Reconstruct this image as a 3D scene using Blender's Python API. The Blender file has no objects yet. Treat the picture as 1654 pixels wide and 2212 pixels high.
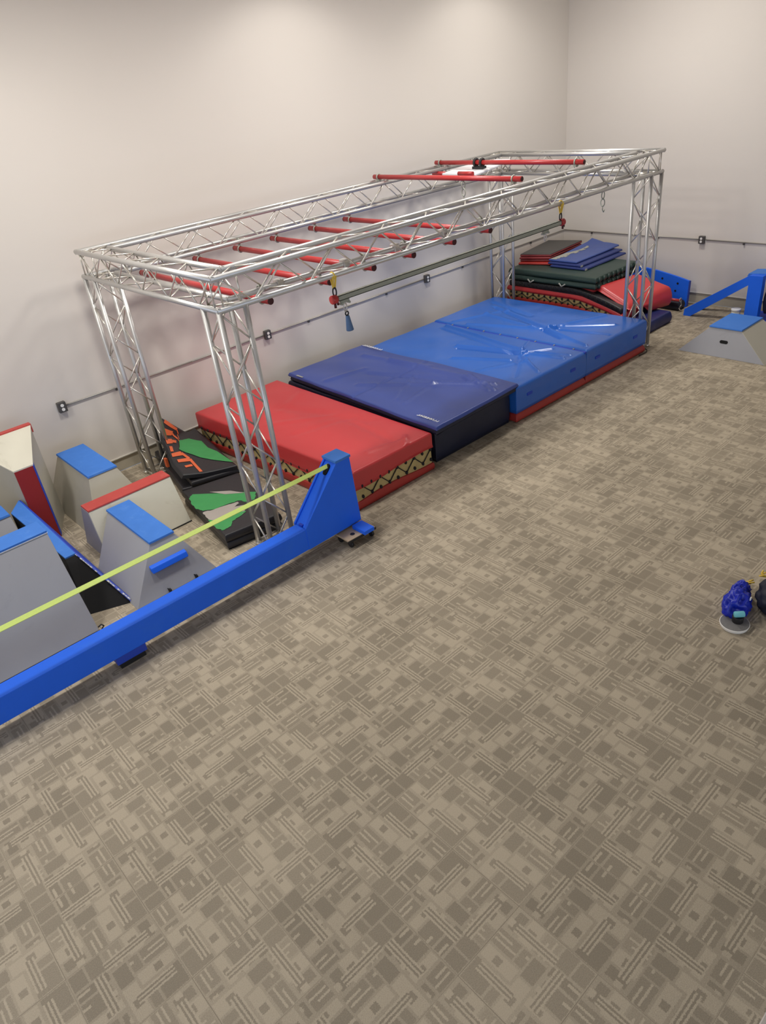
import bpy, bmesh, math, random
from mathutils import Vector, Matrix
random.seed(7)
scn = bpy.context.scene
COL = scn.collection

# ------------------------------------------------------------------ helpers
def lin(r, g, b):
    f = lambda c: (c/255)/12.92 if c/255 <= .04045 else ((c/255+.055)/1.055)**2.4
    return (f(r), f(g), f(b), 1)

class NT:
    def __init__(s, name):
        s.m = bpy.data.materials.new(name); s.m.use_nodes = True
        s.t = s.m.node_tree; s.b = s.t.nodes['Principled BSDF']
    def n(s, typ, ins=None, **kw):
        nd = s.t.nodes.new(typ)
        for k, v in kw.items(): setattr(nd, k, v)
        if ins:
            for k, v in ins.items():
                sock = nd.inputs[k]
                if isinstance(v, bpy.types.NodeSocket): s.t.links.new(v, sock)
                else: sock.default_value = v
        return nd
    def math(s, op, a, b=0.0, c=0.0, clamp=False):
        return s.n('ShaderNodeMath', {0: a, 1: b, 2: c}, operation=op, use_clamp=clamp).outputs[0]
    def mix(s, f, a, b):
        nd = s.n('ShaderNodeMix', data_type='RGBA')
        for k, v in ((0, f), (6, a), (7, b)):
            if isinstance(v, bpy.types.NodeSocket): s.t.links.new(v, nd.inputs[k])
            else: nd.inputs[k].default_value = v
        return nd.outputs[2]
    def fmix(s, f, a, b):
        nd = s.n('ShaderNodeMix', data_type='FLOAT')
        for k, v in ((0, f), (2, a), (3, b)):
            if isinstance(v, bpy.types.NodeSocket): s.t.links.new(v, nd.inputs[k])
            else: nd.inputs[k].default_value = v
        return nd.outputs[0]
    def link(s, out, name): s.t.links.new(out, s.b.inputs[name])

def mat(name, c, rough=.5, metal=0., var=.08, vscale=6., bump=0., bscale=40., bdist=.002, coat=0.,
        wear=None, wear_amt=.5, wear_scale=3., spec=.5, noise_type='FBM'):
    N = NT(name)
    co = N.n('ShaderNodeTexCoord').outputs['Object']
    nz = N.n('ShaderNodeTexNoise', {'Vector': co, 'Scale': vscale, 'Detail': 4.})
    dark = tuple(x*(1-var) for x in c[:3])+(1,); light = tuple(min(1, x*(1+var)) for x in c[:3])+(1,)
    colr = N.mix(nz.outputs['Fac'], dark, light)
    if wear:
        wn = N.n('ShaderNodeTexNoise', {'Vector': co, 'Scale': wear_scale, 'Detail': 8., 'Roughness': .7, 'Distortion': .6})
        rp = N.n('ShaderNodeValToRGB', {0: wn.outputs['Fac']})
        rp.color_ramp.elements[0].position = .55; rp.color_ramp.elements[1].position = .75
        colr = N.mix(N.math('MULTIPLY', rp.outputs[0], wear_amt), colr, wear)
    N.link(colr, 'Base Color')
    N.b.inputs['Roughness'].default_value = rough
    N.b.inputs['Metallic'].default_value = metal
    N.b.inputs['Specular IOR Level'].default_value = spec
    N.b.inputs['Coat Weight'].default_value = coat
    N.b.inputs['Coat Roughness'].default_value = .15
    if bump:
        bn = N.n('ShaderNodeTexNoise', {'Vector': co, 'Scale': bscale, 'Detail': 4.}, noise_type=noise_type)
        bp = N.n('ShaderNodeBump', {'Height': bn.outputs['Fac'], 'Strength': bump, 'Distance': bdist})
        N.link(bp.outputs[0], 'Normal')
    return N.m

M = {}
M['wall'] = mat('wall_paint', lin(219, 212, 203), .62, var=.015, vscale=1.2, bump=.15, bscale=90, bdist=.001)
M['ceiling'] = mat('ceiling_white', lin(215, 210, 202), .8)
M['stem'] = mat('concrete_stem', lin(176, 168, 150), .7, var=.12, vscale=7, bump=.2)
M['reveal'] = mat('metal_reveal', lin(225, 222, 212), .35, metal=.3)
M['conduit'] = mat('conduit_metal', lin(176, 172, 164), .4, metal=.6)
M['box_metal'] = mat('outlet_metal', lin(92, 90, 88), .45, metal=.5)
M['socket'] = mat('socket_plastic', lin(238, 236, 230), .4)
M['alu'] = mat('aluminium_tube', lin(206, 205, 202), .38, metal=.75, var=.05, vscale=20)
M['rod'] = mat('aluminium_rod', lin(226, 222, 212), .3, metal=.8)
M['redpipe'] = mat('red_pipe', lin(186, 52, 52), .38, var=.12, vscale=8, coat=.2)
M['redcap'] = mat('red_pipe_cap', lin(70, 18, 20), .5)
M['steel'] = mat('grey_steel', lin(168, 172, 160), .5, metal=.3)
M['darksteel'] = mat('dark_steel', lin(58, 58, 60), .4, metal=.7)
M['yellow'] = mat('yellow_strap', lin(240, 205, 84), .6)
M['cone'] = mat('blue_grip', lin(82, 112, 152), .6)
M['bluepaint'] = mat('blue_paint', lin(32, 104, 236), .5, spec=.3, var=.07, vscale=5, bump=.1, bscale=60, wear=lin(60, 120, 215), wear_amt=.25)
M['bluetop'] = mat('blue_grip_and_lit_top', lin(64, 122, 206), .65, spec=.3, var=.08, vscale=9, wear=lin(110, 155, 215), wear_amt=.3, wear_scale=9, bump=.25, bscale=150)
M['bluetrim'] = mat('blue_trim', lin(28, 66, 184), .5)
M['greypaint'] = mat('grey_paint', lin(158, 158, 162), .5, var=.06, vscale=3, wear=lin(120, 120, 124), wear_amt=.35, wear_scale=2.5)
M['beigepaint'] = mat('beige_paint', lin(178, 173, 158), .55, var=.06, vscale=3, wear=lin(150, 146, 132), wear_amt=.3)
M['whitepaint'] = mat('white_paint', lin(214, 210, 192), .5, var=.05, vscale=4, wear=lin(150, 140, 112), wear_amt=.45, wear_scale=3.5)
M['redpaint'] = mat('red_paint', lin(186, 68, 62), .5, var=.1, vscale=8, wear=lin(205, 120, 105), wear_amt=.4, wear_scale=14)
M['redshade'] = mat('red_paint_shaded', lin(150, 32, 32), .5, var=.06)  # darker copy of the red paint, shade put into the colour
M['black'] = mat('black_rubber', lin(28, 27, 29), .5, var=.2, bump=.2, bscale=120)
M['nearblack'] = mat('black_and_hole_shade', lin(10, 10, 11), .9)  # black of the low block; also paints the shade inside holes
M['chip'] = mat('chipped_edge', lin(222, 222, 218), .6)
M['bluevinyl'] = mat('blue_vinyl', lin(36, 100, 192), .28, var=.05, vscale=3, bump=.6, bscale=3.2, bdist=.02, noise_type='RIDGED_MULTIFRACTAL', coat=.15)
M['navyvinyl'] = mat('navy_vinyl', lin(54, 74, 146), .33, var=.06, vscale=3, bump=.5, bscale=2.6, bdist=.02, noise_type='RIDGED_MULTIFRACTAL', coat=.12)
M['darknavy'] = mat('dark_navy_vinyl', lin(22, 28, 52), .5, var=.15, vscale=4, bump=.4, bscale=3, bdist=.03)
M['redvinyl'] = mat('red_vinyl', lin(198, 58, 60), .38, var=.04, vscale=2, bump=.45, bscale=2.2, bdist=.02, noise_type='RIDGED_MULTIFRACTAL', coat=.12)
M['redbase'] = mat('red_vinyl_base', lin(168, 50, 44), .42, var=.08, vscale=3, bump=.25, bscale=4, bdist=.015)
M['navyfloor'] = mat('navy_floor_vinyl', lin(34, 42, 96), .45, var=.12, vscale=4, bump=.5, bscale=5, bdist=.02)
M['foam'] = mat('yellow_foam', lin(190, 168, 112), .9, var=.25, vscale=14, bump=.6, bscale=30, bdist=.01)
M['cord'] = mat('black_cord', lin(22, 20, 20), .7)
M['blackvinyl'] = mat('black_vinyl', lin(40, 39, 42), .42, var=.15, vscale=3, bump=.3, bscale=5, bdist=.01)
M['greenfab'] = mat('green_vinyl', lin(60, 150, 82), .5, var=.12, vscale=9)
M['greyfab'] = mat('grey_patch', lin(168, 160, 152), .6, var=.1, vscale=9)
M['orange'] = mat('orange_vinyl', lin(228, 108, 62), .5, var=.1, vscale=9)
M['greenmat'] = mat('dark_green_vinyl', lin(42, 62, 56), .45, var=.1, vscale=3, bump=.3, bscale=5, bdist=.01)
M['bluefold'] = mat('royal_blue_vinyl', lin(62, 84, 150), .42, var=.08, vscale=3, bump=.2, bscale=6, bdist=.01, wear=lin(165, 165, 158), wear_amt=.0)
M['bluefoldshade'] = mat('royal_blue_shaded', lin(36, 52, 112), .5, var=.1)  # darker copy of the royal blue, shade of the lower mats in its colour
M['darkgrey'] = mat('charcoal_vinyl', lin(66, 64, 62), .45, var=.08, vscale=4, bump=.2, bscale=6, bdist=.01)
M['darkred'] = mat('dark_red_vinyl', lin(128, 40, 42), .45, var=.1)
M['velcro'] = mat('velcro_strip', lin(158, 158, 150), .8, var=.15, vscale=30)
M['white'] = mat('white_print', lin(236, 238, 240), .5)
M['wood'] = mat('plywood', lin(196, 172, 140), .6, var=.12, vscale=12)
M['webbing'] = mat('lime_webbing', lin(206, 226, 118), .55, var=.06, vscale=60)
M['bagblue'] = mat('blue_nylon', lin(24, 44, 176), .35, var=.12, vscale=14, bump=.5, bscale=18, bdist=.01)
M['packdark'] = mat('dark_backpack', lin(26, 28, 44), .6, var=.25, vscale=18, bump=.4, bscale=25, bdist=.01)
M['teal'] = mat('teal_foam', lin(112, 190, 198), .6, var=.08)
M['discgrey'] = mat('grey_grip_disc', lin(122, 120, 118), .8, var=.15, vscale=60)
M['discwhite'] = mat('white_disc_edge', lin(236, 232, 224), .4)
M['cup'] = mat('pale_plastic', lin(205, 203, 192), .4)
M['lamp_body'] = mat('lamp_housing', lin(60, 60, 60), .5)
E_ = NT('lamp_glow'); E_.b.inputs['Emission Color'].default_value = (1, .93, .82, 1); E_.b.inputs['Emission Strength'].default_value = 6.
M['lamp_glow'] = E_.m

# ---- carpet: 0.487 m quilt-pattern tiles, turned tile by tile
def carpet():
    N = NT('carpet_tiles')
    T = .487
    pos = N.n('ShaderNodeTexCoord').outputs['Object']
    sp = N.n('ShaderNodeSeparateXYZ', {0: pos})
    x0, y0 = -11.685-20*T, -6.505-30*T
    tx = N.math('DIVIDE', N.math('SUBTRACT', sp.outputs[0], x0), T)
    ty = N.math('DIVIDE', N.math('SUBTRACT', sp.outputs[1], y0), T)
    ix = N.math('FLOOR', tx); iy = N.math('FLOOR', ty)
    fx = N.math('FRACT', tx); fy = N.math('FRACT', ty)
    idv = N.n('ShaderNodeCombineXYZ', {0: ix, 1: iy, 2: 0.})
    wn = N.n('ShaderNodeTexWhiteNoise', {'Vector': idv.outputs[0]}, noise_dimensions='3D')
    rc = N.n('ShaderNodeSeparateColor', {0: wn.outputs['Color']})
    r1 = N.math('GREATER_THAN', rc.outputs[0], .5); r2 = N.math('GREATER_THAN', rc.outputs[1], .5)
    r3 = N.math('GREATER_THAN', rc.outputs[2], .5)
    # ragged edges
    rag = N.n('ShaderNodeTexNoise', {'Vector': pos, 'Scale': 160., 'Detail': 1.})
    j = N.math('MULTIPLY', N.math('SUBTRACT', rag.outputs['Fac'], .5), .034)
    a = N.math('ADD', N.fmix(r1, fx, fy), j); b = N.math('ADD', N.fmix(r1, fy, fx), j)
    u = N.fmix(r2, a, N.math('SUBTRACT', 1., a)); v = N.fmix(r3, b, N.math('SUBTRACT', 1., b))
    rnd = random.Random(21)
    rects = []                                   # (cx, cy, hw, hh, value)
    def cell(x, y, w, h):
        k = rnd.random(); g = rnd.uniform(.008, .02); X, Y, W, H = x+w/2, y+h/2, w/2-g, h/2-g
        if k < .26:                               # dark block, sometimes with a light tab
            rects.append((X, Y, W, H, rnd.uniform(.08, .25)))
            if rnd.random() < .6: rects.append((X-W*.6, Y+H*.35, W*.4, .016, .85))
        elif k < .50:                             # light block with dark heart
            rects.append((X, Y, W, H, .82)); hs = min(W, H)*.60; rects.append((X+W*.1, Y-H*.1, hs, hs, .2))
        elif k < .78:                             # a pair of long stripes
            rects.append((X, Y, W, H, rnd.uniform(.22, .42)))
            for i in range(2):
                q = .95-.25*i; o = (i-.5)*rnd.uniform(.055, .07)
                if w > h: rects.append((X+W*(1-q)*rnd.choice((-1, 1)), Y+o, W*q, .0115, .92))
                else: rects.append((X+o, Y+H*(1-q)*rnd.choice((-1, 1)), .0115, H*q, .92))
        else:
            rects.append((X-W*.2, Y, W*.7, H*.8, .15)); rects.append((X+W*.5, Y-H*.3, W*.4, H*.3, .8))
    def split(x, y, w, h, d):
        if (w < .36 and h < .36) or (min(w, h) < .2 and max(w, h) < .55) or d > 5: cell(x, y, w, h); return
        f = rnd.choice((.3, .38, .5, .62, .7))
        if w > h*rnd.uniform(.8, 1.2): split(x, y, w*f, h, d+1); split(x+w*f, y, w*(1-f), h, d+1)
        else: split(x, y, w, h*f, d+1); split(x, y+h*f, w, h*(1-f), d+1)
    split(0, 0, 1, 1, 0)
    for (cx, cy, L_, vert) in ((.27, .52, .24, 1), (.70, .23, .22, 0), (.62, .80, .26, 0)):   # long pinstripe pairs crossing the blocks
        for o, c in ((-.045, .9), (-.022, .12), (0, .9), (.022, .12), (.045, .9)):
            rects.append((cx+o, cy, .0115, L_, c) if vert else (cx, cy+o, L_, .0115, c))
    val = None
    val = N.n('ShaderNodeValue').outputs[0]; val.default_value = .55
    for cx, cy, hw, hh, c in rects:
        m = N.math('MULTIPLY', N.math('COMPARE', u, cx, hw), N.math('COMPARE', v, cy, hh))
        val = N.fmix(m, val, c)
    # woven loops, direction turned with the tile
    wv = N.math('MULTIPLY', N.math('SINE', N.math('MULTIPLY', u, 2*math.pi*72)), N.math('SINE', N.math('MULTIPLY', v, 2*math.pi*72)))
    fine = N.n('ShaderNodeTexNoise', {'Vector': pos, 'Scale': 420., 'Detail': 2.})
    big = N.n('ShaderNodeTexNoise', {'Vector': pos, 'Scale': .8, 'Detail': 2.})
    wvamp = N.math('MULTIPLY', wv, N.fmix(val, .06, .30))
    val = N.math('ADD', N.math('ADD', val, wvamp), N.math('MULTIPLY', N.math('SUBTRACT', fine.outputs['Fac'], .5), .9))
    mid = N.n('ShaderNodeTexNoise', {'Vector': pos, 'Scale': 170., 'Detail': 2., 'Roughness': .7})
    val = N.math('ADD', val, N.math('MULTIPLY', N.math('SUBTRACT', mid.outputs['Fac'], .5), 1.0))
    val = N.math('ADD', val, N.math('MULTIPLY', N.math('SUBTRACT', wn.outputs['Value'], .5), .3))
    val = N.math('ADD', val, N.math('MULTIPLY', N.math('SUBTRACT', big.outputs['Fac'], .5), .25), clamp=True)
    col = N.mix(val, lin(139, 129, 112), lin(188, 175, 153))
    # seams
    e = N.math('MINIMUM', N.math('MINIMUM', fx, N.math('SUBTRACT', 1., fx)), N.math('MINIMUM', fy, N.math('SUBTRACT', 1., fy)))
    seam = N.math('MULTIPLY', N.math('LESS_THAN', e, .0030), N.math('MULTIPLY', N.math('GREATER_THAN', wn.outputs['Value'], .45), .5))
    col = N.mix(seam, col, lin(80, 73, 63))
    N.link(col, 'Base Color')
    N.b.inputs['Roughness'].default_value = .95; N.b.inputs['Specular IOR Level'].default_value = .15
    bp = N.n('ShaderNodeBump', {'Height': val, 'Strength': .25, 'Distance': .002}); N.link(bp.outputs[0], 'Normal')
    return N.m
M['carpet'] = carpet()

# ---- mesh building
class MB:
    def __init__(s): s.bm = bmesh.new()
    def face(s, vs):
        try: return s.bm.faces.new(vs)
        except ValueError: return None
    def hexa(s, P):      # P: 8 points, bottom 4 (ccw) then top 4
        v = [s.bm.verts.new(p) for p in P]
        for f in ((3, 2, 1, 0), (4, 5, 6, 7), (0, 1, 5, 4), (1, 2, 6, 5), (2, 3, 7, 6), (3, 0, 4, 7)):
            s.face([v[i] for i in f])
        return s
    def box(s, a, b):
        x0, y0, z0 = a; x1, y1, z1 = b
        return s.hexa([(x0, y0, z0), (x1, y0, z0), (x1, y1, z0), (x0, y1, z0), (x0, y0, z1), (x1, y0, z1), (x1, y1, z1), (x0, y1, z1)])
    def frus(s, b, t, z0, z1):   # b,t = (x0,y0,x1,y1)
        return s.hexa([(b[0], b[1], z0), (b[2], b[1], z0), (b[2], b[3], z0), (b[0], b[3], z0),
                       (t[0], t[1], z1), (t[2], t[1], z1), (t[2], t[3], z1), (t[0], t[3], z1)])
    def prism(s, poly, ext):     # poly 3D points, ext vector
        e = Vector(ext); a = [s.bm.verts.new(p) for p in poly]; b = [s.bm.verts.new(Vector(p)+e) for p in poly]
        s.face(a[::-1]); s.face(b); n = len(a)
        for i in range(n): s.face([a[i], a[(i+1) % n], b[(i+1) % n], b[i]])
        return s
    def tube(s, a, b, r, n=12, r2=None, cap=True):
        a = Vector(a); b = Vector(b); d = (b-a)
        if d.length < 1e-6: return s
        d.normalize(); up = Vector((0, 0, 1)) if abs(d.z) < .9 else Vector((1, 0, 0))
        p = d.cross(up).normalized(); q = d.cross(p); r2 = r if r2 is None else r2
        A = []; B = []
        for i in range(n):
            t = 2*math.pi*i/n; o = p*math.cos(t)+q*math.sin(t)
            A.append(s.bm.verts.new(a+o*r)); B.append(s.bm.verts.new(b+o*r2))
        for i in range(n):
            f = s.face([A[i], A[(i+1) % n], B[(i+1) % n], B[i]])
            if f: f.smooth = True
        if cap: s.face(A[::-1]); s.face(B)
        return s
    def path(s, pts, r, n=8):
        for i in range(len(pts)-1): s.tube(pts[i], pts[i+1], r, n)
        return s
    def ring(s, c, R, r, axis='x', n=20, m=8, sx=1., sy=1.):
        c = Vector(c); g = []
        for i in range(n):
            t = 2*math.pi*i/n; row = []
            for j in range(m):
                w = 2*math.pi*j/m; rr = R+r*math.cos(w)
                P = (rr*math.cos(t)*sx, rr*math.sin(t)*sy, r*math.sin(w))
                if axis == 'x': P = (P[2], P[0], P[1])
                elif axis == 'y': P = (P[0], P[2], P[1])
                row.append(s.bm.verts.new(c+Vector(P)))
            g.append(row)
        for i in range(n):
            for j in range(m):
                f = s.face([g[i][j], g[(i+1) % n][j], g[(i+1) % n][(j+1) % m], g[i][(j+1) % m]])
                if f: f.smooth = True
        return s
    def ball(s, c, r, sx=1, sy=1, sz=1, n=12, m=8):
        mt = Matrix.Translation(c) @ Matrix.Diagonal((r*sx, r*sy, r*sz, 1))
        for v in bmesh.ops.create_uvsphere(s.bm, u_segments=n, v_segments=m, radius=1, matrix=mt)['verts']:
            for f in v.link_faces: f.smooth = True
        return s
    def build(s, name, m, parent=None, bevel=0., seg=2):
        bmesh.ops.recalc_face_normals(s.bm, faces=s.bm.faces)
        me = bpy.data.meshes.new(name); s.bm.to_mesh(me); s.bm.free()
        o = bpy.data.objects.new(name, me); me.materials.append(M[m] if isinstance(m, str) else m)
        COL.objects.link(o)
        if parent: 
            o.parent = parent
            o.matrix_parent_inverse = world(parent).inverted()
        if bevel:
            b = o.modifiers.new('bevel', 'BEVEL'); b.width = bevel; b.segments = seg; b.limit_method = 'ANGLE'; b.angle_limit = .6
        return o

def world(o): return o.matrix_basis.copy() if o.parent is None else world(o.parent) @ o.matrix_parent_inverse @ o.matrix_basis
def tag(o, label=None, cat=None, group=None, kind=None):
    if label: o['label'] = label
    if cat: o['category'] = cat
    if group: o['group'] = group
    if kind: o['kind'] = kind
    return o
def thing(name, label, cat, loc, group=None):
    o = bpy.data.objects.new(name, None); COL.objects.link(o); o.location = loc
    o.empty_display_size = .1
    return tag(o, label, cat, group)
def struct(o): o['kind'] = 'structure'; return o
def copy_tree(o, off, parent=None):
    c = o.copy(); COL.objects.link(c)
    if parent is None: c.location = o.location+Vector(off)
    else: c.parent = parent; c.matrix_parent_inverse = o.matrix_parent_inverse.copy()
    for ch in o.children: copy_tree(ch, off, c)
    return c

def crease_h(x, y, creases):
    h = 0
    for (ax, ay, bx, by, w, a) in creases:
        dx, dy = bx-ax, by-ay; L = dx*dx+dy*dy
        t = max(0, min(1, ((x-ax)*dx+(y-ay)*dy)/L))
        d = math.hypot(x-ax-t*dx, y-ay-t*dy)
        h += 1.9*a*math.exp(-(d/w)**2)*(1 if 0 < t < 1 else .5)
    return h
def slab(name, m, q, z0, zt, r=.03, nx=20, ny=30, parent=None, creases=(), bulge=.0, wob=.0, rbot=.01, side_n=3, seed=1, zb=None):
    """soft-edged padded slab. q = corner points (x,y) front-left, front-right, back-right, back-left; zt number or f(x,y,u,v); zb bottom fn"""
    mb = MB(); bm = mb.bm
    f = zt if callable(zt) else (lambda x, y, u, v: zt)
    g = zb if zb else (lambda x, y, u, v: z0)
    rnd = random.Random(seed); ph = [rnd.uniform(0, 6.28) for _ in range(6)]
    def P(u, v):
        a = Vector(q[0]).lerp(Vector(q[1]), u); b = Vector(q[3]).lerp(Vector(q[2]), u); return a.lerp(b, v)
    Lx = (Vector(q[1])-Vector(q[0])).length; Ly = (Vector(q[3])-Vector(q[0])).length
    def params(n, L):
        e = [0, .08*r/L, .3*r/L, .6*r/L, 1*r/L]
        inner = [r/L+(1-2*r/L)*i/n for i in range(1, n)]
        return e+inner+[1-t for t in e[::-1]]
    U = params(nx, Lx); V = params(ny, Ly); G = []
    def drop(d): return 0 if d >= r else r-math.sqrt(max(0, r*r-(r-d)**2))
    for v in V:
        row = []
        for u in U:
            p = P(u, v); dx = min(u, 1-u)*Lx; dy = min(v, 1-v)*Ly
            z = f(p.x, p.y, u, v)+crease_h(p.x, p.y, creases)-max(drop(dx), drop(dy))
            if wob: z += wob*(math.sin(p.x*5+ph[0])*math.sin(p.y*4+ph[1])+.5*math.sin(p.x*11+p.y*7+ph[2]))
            row.append(bm.verts.new((p.x, p.y, z)))
        G.append(row)
    ny_, nx_ = len(V), len(U)
    for i in range(ny_-1):
        for k in range(nx_-1):
            fc = mb.face([G[i][k], G[i][k+1], G[i+1][k+1], G[i+1][k]]); fc.smooth = True
    loop = [(0, k) for k in range(nx_)]+[(i, nx_-1) for i in range(1, ny_)]+[(ny_-1, k) for k in range(nx_-2, -1, -1)]+[(i, 0) for i in range(ny_-2, 0, -1)]
    c = (Vector(q[0])+Vector(q[1])+Vector(q[2])+Vector(q[3]))/4
    prev = [G[i][k] for i, k in loop]; top = [v.co.copy() for v in prev]
    for s in range(1, side_n+1):
        t = s/side_n; ring = []
        for n_, (i, k) in enumerate(loop):
            b = top[n_]; u = U[k]; v = V[i]; zz0 = g(b.x, b.y, u, v)
            z = b.z+(zz0-b.z)*t; o = bulge*math.sin(math.pi*t)
            if wob: o += wob*.8*math.sin(b.x*9+b.y*8+t*3+ph[3])*math.sin(math.pi*t)
            if s == side_n: o -= rbot
            nrm = Vector(((1 if k == nx_-1 else -1 if k == 0 else 0), (1 if i == ny_-1 else -1 if i == 0 else 0)))
            ring.append(bm.verts.new((b.x+nrm.x*o, b.y+nrm.y*o, z)))
        for n_ in range(len(loop)):
            fc = mb.face([prev[n_], prev[(n_+1) % len(loop)], ring[(n_+1) % len(loop)], ring[n_]])
            if fc: fc.smooth = True
        prev = ring
    mb.face(prev)
    return mb.build(name, m, parent)
def rect(x0, y0, x1, y1): return [(x0, y0), (x1, y0), (x1, y1), (x0, y1)]

# ------------------------------------------------------------------ the room
struct(MB().box((-16, -14, -.1), (0, 0, 0)).build('floor', 'carpet'))
ZC = 5.8; ZB = .172
struct(MB().box((-16.2, 0, ZB), (.2, .2, ZC)).build('wall_back', 'wall'))
struct(MB().box((0, -14.2, ZB), (.2, 0, ZC)).build('wall_right', 'wall'))
struct(MB().box((-16.2, -14.2, 0), (-16, 0, ZC)).build('wall_left', 'wall'))
struct(MB().box((-16, -14.2, 0), (0, -14, ZC)).build('wall_front', 'wall'))
struct(MB().box((-16.2, -14.2, ZC), (.2, .2, ZC+.1)).build('ceiling', 'ceiling'))
struct(MB().box((-16, .012, 0), (.2, .2, ZB-.004)).build('baseboard_back', 'stem'))
struct(MB().box((.012, -14, 0), (.2, .012, ZB-.004)).build('baseboard_right', 'stem'))
struct(MB().box((-16, -.012, ZB-.004), (0, .01, ZB+.008)).build('trim_1', 'reveal'))
struct(MB().box((-.008, -14, ZB-.004), (.01, -.008, ZB+.006)).build('trim_2', 'reveal'))
# balcony the picture is taken from: knee wall and slab
kw = struct(MB().box((-16, -8.46, 2.15), (0, -8.338, 3.2)).build('wall_balcony', 'wall', bevel=.004))
struct(MB().box((-16, -14, 2.15), (0, -8.46, 2.4)).build('balcony_slab', 'ceiling'))

# conduits and outlets
def conduit(pts, label):
    root = thing('conduit', label, 'conduit', pts[0], 'electrical conduit runs')
    MB().path(pts, .009, 10).build('pipe', 'conduit', root)
    n = 0; a = Vector(pts[0]); b = Vector(pts[-1]); d = (b-a); k = int(d.length/1.25)
    for i in range(k):
        p = a+d*((i+.45)/k)
        if abs(d.x) > abs(d.y): MB().box((p.x-.012, -.026, p.z-.035), (p.x+.012, -.001, p.z-.006)).build('clip', 'box_metal', root)
        else: MB().box((-.026, p.y-.012, p.z-.035), (-.001, p.y+.012, p.z-.006)).build('clip', 'box_metal', root)
ZO = 1.032
conduit([(-9.67, -.013, ZO), (-8, -.013, ZO-.008), (-6.87, -.013, ZO)], 'thin metal conduit on the long wall between the lower-left outlet and the middle one')
conduit([(-6.79, -.013, ZO), (-5.2, -.013, ZO-.004), (-3.76, -.013, ZO)], 'thin metal conduit on the long wall left of the outlet above the blue mats')
conduit([(-3.68, -.013, ZO), (-.02, -.013, ZO+.004)], 'thin metal conduit on the long wall running into the room corner')
conduit([(-.013, -.02, ZO+.004), (-.013, -2.62, ZO)], 'thin pale conduit on the right wall from the corner to its outlet')
conduit([(-.013, -2.74, ZO), (-.013, -8.2, ZO)], 'thin pale conduit on the right wall running off to the right of the outlet')
def outlet(x, y, z, wall, label):
    root = thing('electrical_outlet', label, 'outlet', (x, y, z), 'metal box outlets on the walls')
    b = MB(); s = MB(); h = .06; w = .047
    if wall == 'b':
        MB().box((x-w, -.055, z-h), (x+w, -.001, z+h)).build('metal_box', 'box_metal', root, .006)
        for k in (-1, 1):
            MB().tube((x, -.0555, z+k*.024), (x, -.060, z+k*.024), .019, 16).build('socket', 'socket', root)
    else:
        MB().box((-.055, y-w, z-h), (-.001, y+w, z+h)).build('metal_box', 'box_metal', root, .006)
        for k in (-1, 1):
            MB().tube((-.0555, y, z+k*.024), (-.060, y, z+k*.024), .019, 16).build('socket', 'socket', root)
outlet(-9.715, 0, ZO, 'b', 'square metal outlet at the far left end of the conduit above the blue-topped block')
outlet(-6.83, 0, ZO, 'b', 'small metal outlet on the wall seen just right of the near truss leg')
outlet(-3.72, 0, ZO, 'b', 'small metal outlet on the long wall above the far blue mats')
outlet(0, -2.68, ZO, 'r', 'small metal outlet on the right wall')

# ------------------------------------------------------------------ truss frame
S = .254; X1, X2 = -9.1134, -9.1134+6.8599; YB = -.3386; YF = YB-2.7584; ZT = 2.6436; ZL = ZT-S; RC = .0255
frame = thing('truss_frame', 'large silver box-truss rig on four lattice legs standing along the long wall', 'truss frame', (X1, YF, 0))
def lattice(mb, A, B, r, pitch, flip=0):     # zigzag between parallel chords A, B (each (p0,p1))
    a0, a1 = Vector(A[0]), Vector(A[1]); b0, b1 = Vector(B[0]), Vector(B[1]); L = (a1-a0).length
    n = max(2, round(L/pitch*2)); pts = []
    for i in range(n+1):
        t = (i+.0)/n; t = .02/L+(1-.04/L)*t
        pts.append(a0.lerp(a1, t) if (i+flip) % 2 == 0 else b0.lerp(b1, t))
    for i in range(n): mb.tube(pts[i], pts[i+1], r, 6)
    mb.tube(a0.lerp(a1, .02/L), b0.lerp(b1, .02/L), r, 6); mb.tube(a0.lerp(a1, 1-.02/L), b0.lerp(b1, 1-.02/L), r, 6)
def truss(name, chords, faces, root, pitch=.5, ext=0):
    mb = MB()
    for n_, (i, k) in enumerate(faces): lattice(mb, chords[i], chords[k], .0085, pitch, n_ % 2)
    part = mb.build(name, 'rod', root)
    for c in chords:
        a, b = Vector(c[0]), Vector(c[1]); d = (b-a).normalized()
        MB().tube(a-d*ext, b+d*ext, RC, 16).build('chord', 'alu', part)
    return part
for (xl, yf) in ((X1, YF), (X1, YB-S), (X2-S, YF), (X2-S, YB-S)):
    xs = (xl, xl+S); ys = (yf, yf+S)
    ch = [((x, y, .02), (x, y, ZL)) for x, y in ((xs[0], ys[0]), (xs[1], ys[0]), (xs[1], ys[1]), (xs[0], ys[1]))]
    leg = truss('truss_leg', ch, [(0, 1), (1, 2), (2, 3), (3, 0)], frame, .6)
    mb = MB()
    for i in range(4):
        mb.tube((ch[i][0][0], ch[i][0][1], .05), (ch[(i+1) % 4][0][0], ch[(i+1) % 4][0][1], .05), .009, 6)
        mb.tube((ch[i][0][0], ch[i][0][1], 0), (ch[i][0][0], ch[i][0][1], .035), .033, 12)
    mb.tube(ch[0][0][:2]+(.05,), ch[2][0][:2]+(.05,), .008, 6); mb.tube(ch[1][0][:2]+(.05,), ch[3][0][:2]+(.05,), .008, 6)
    mb.build('foot_frame', 'rod', leg)
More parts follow.
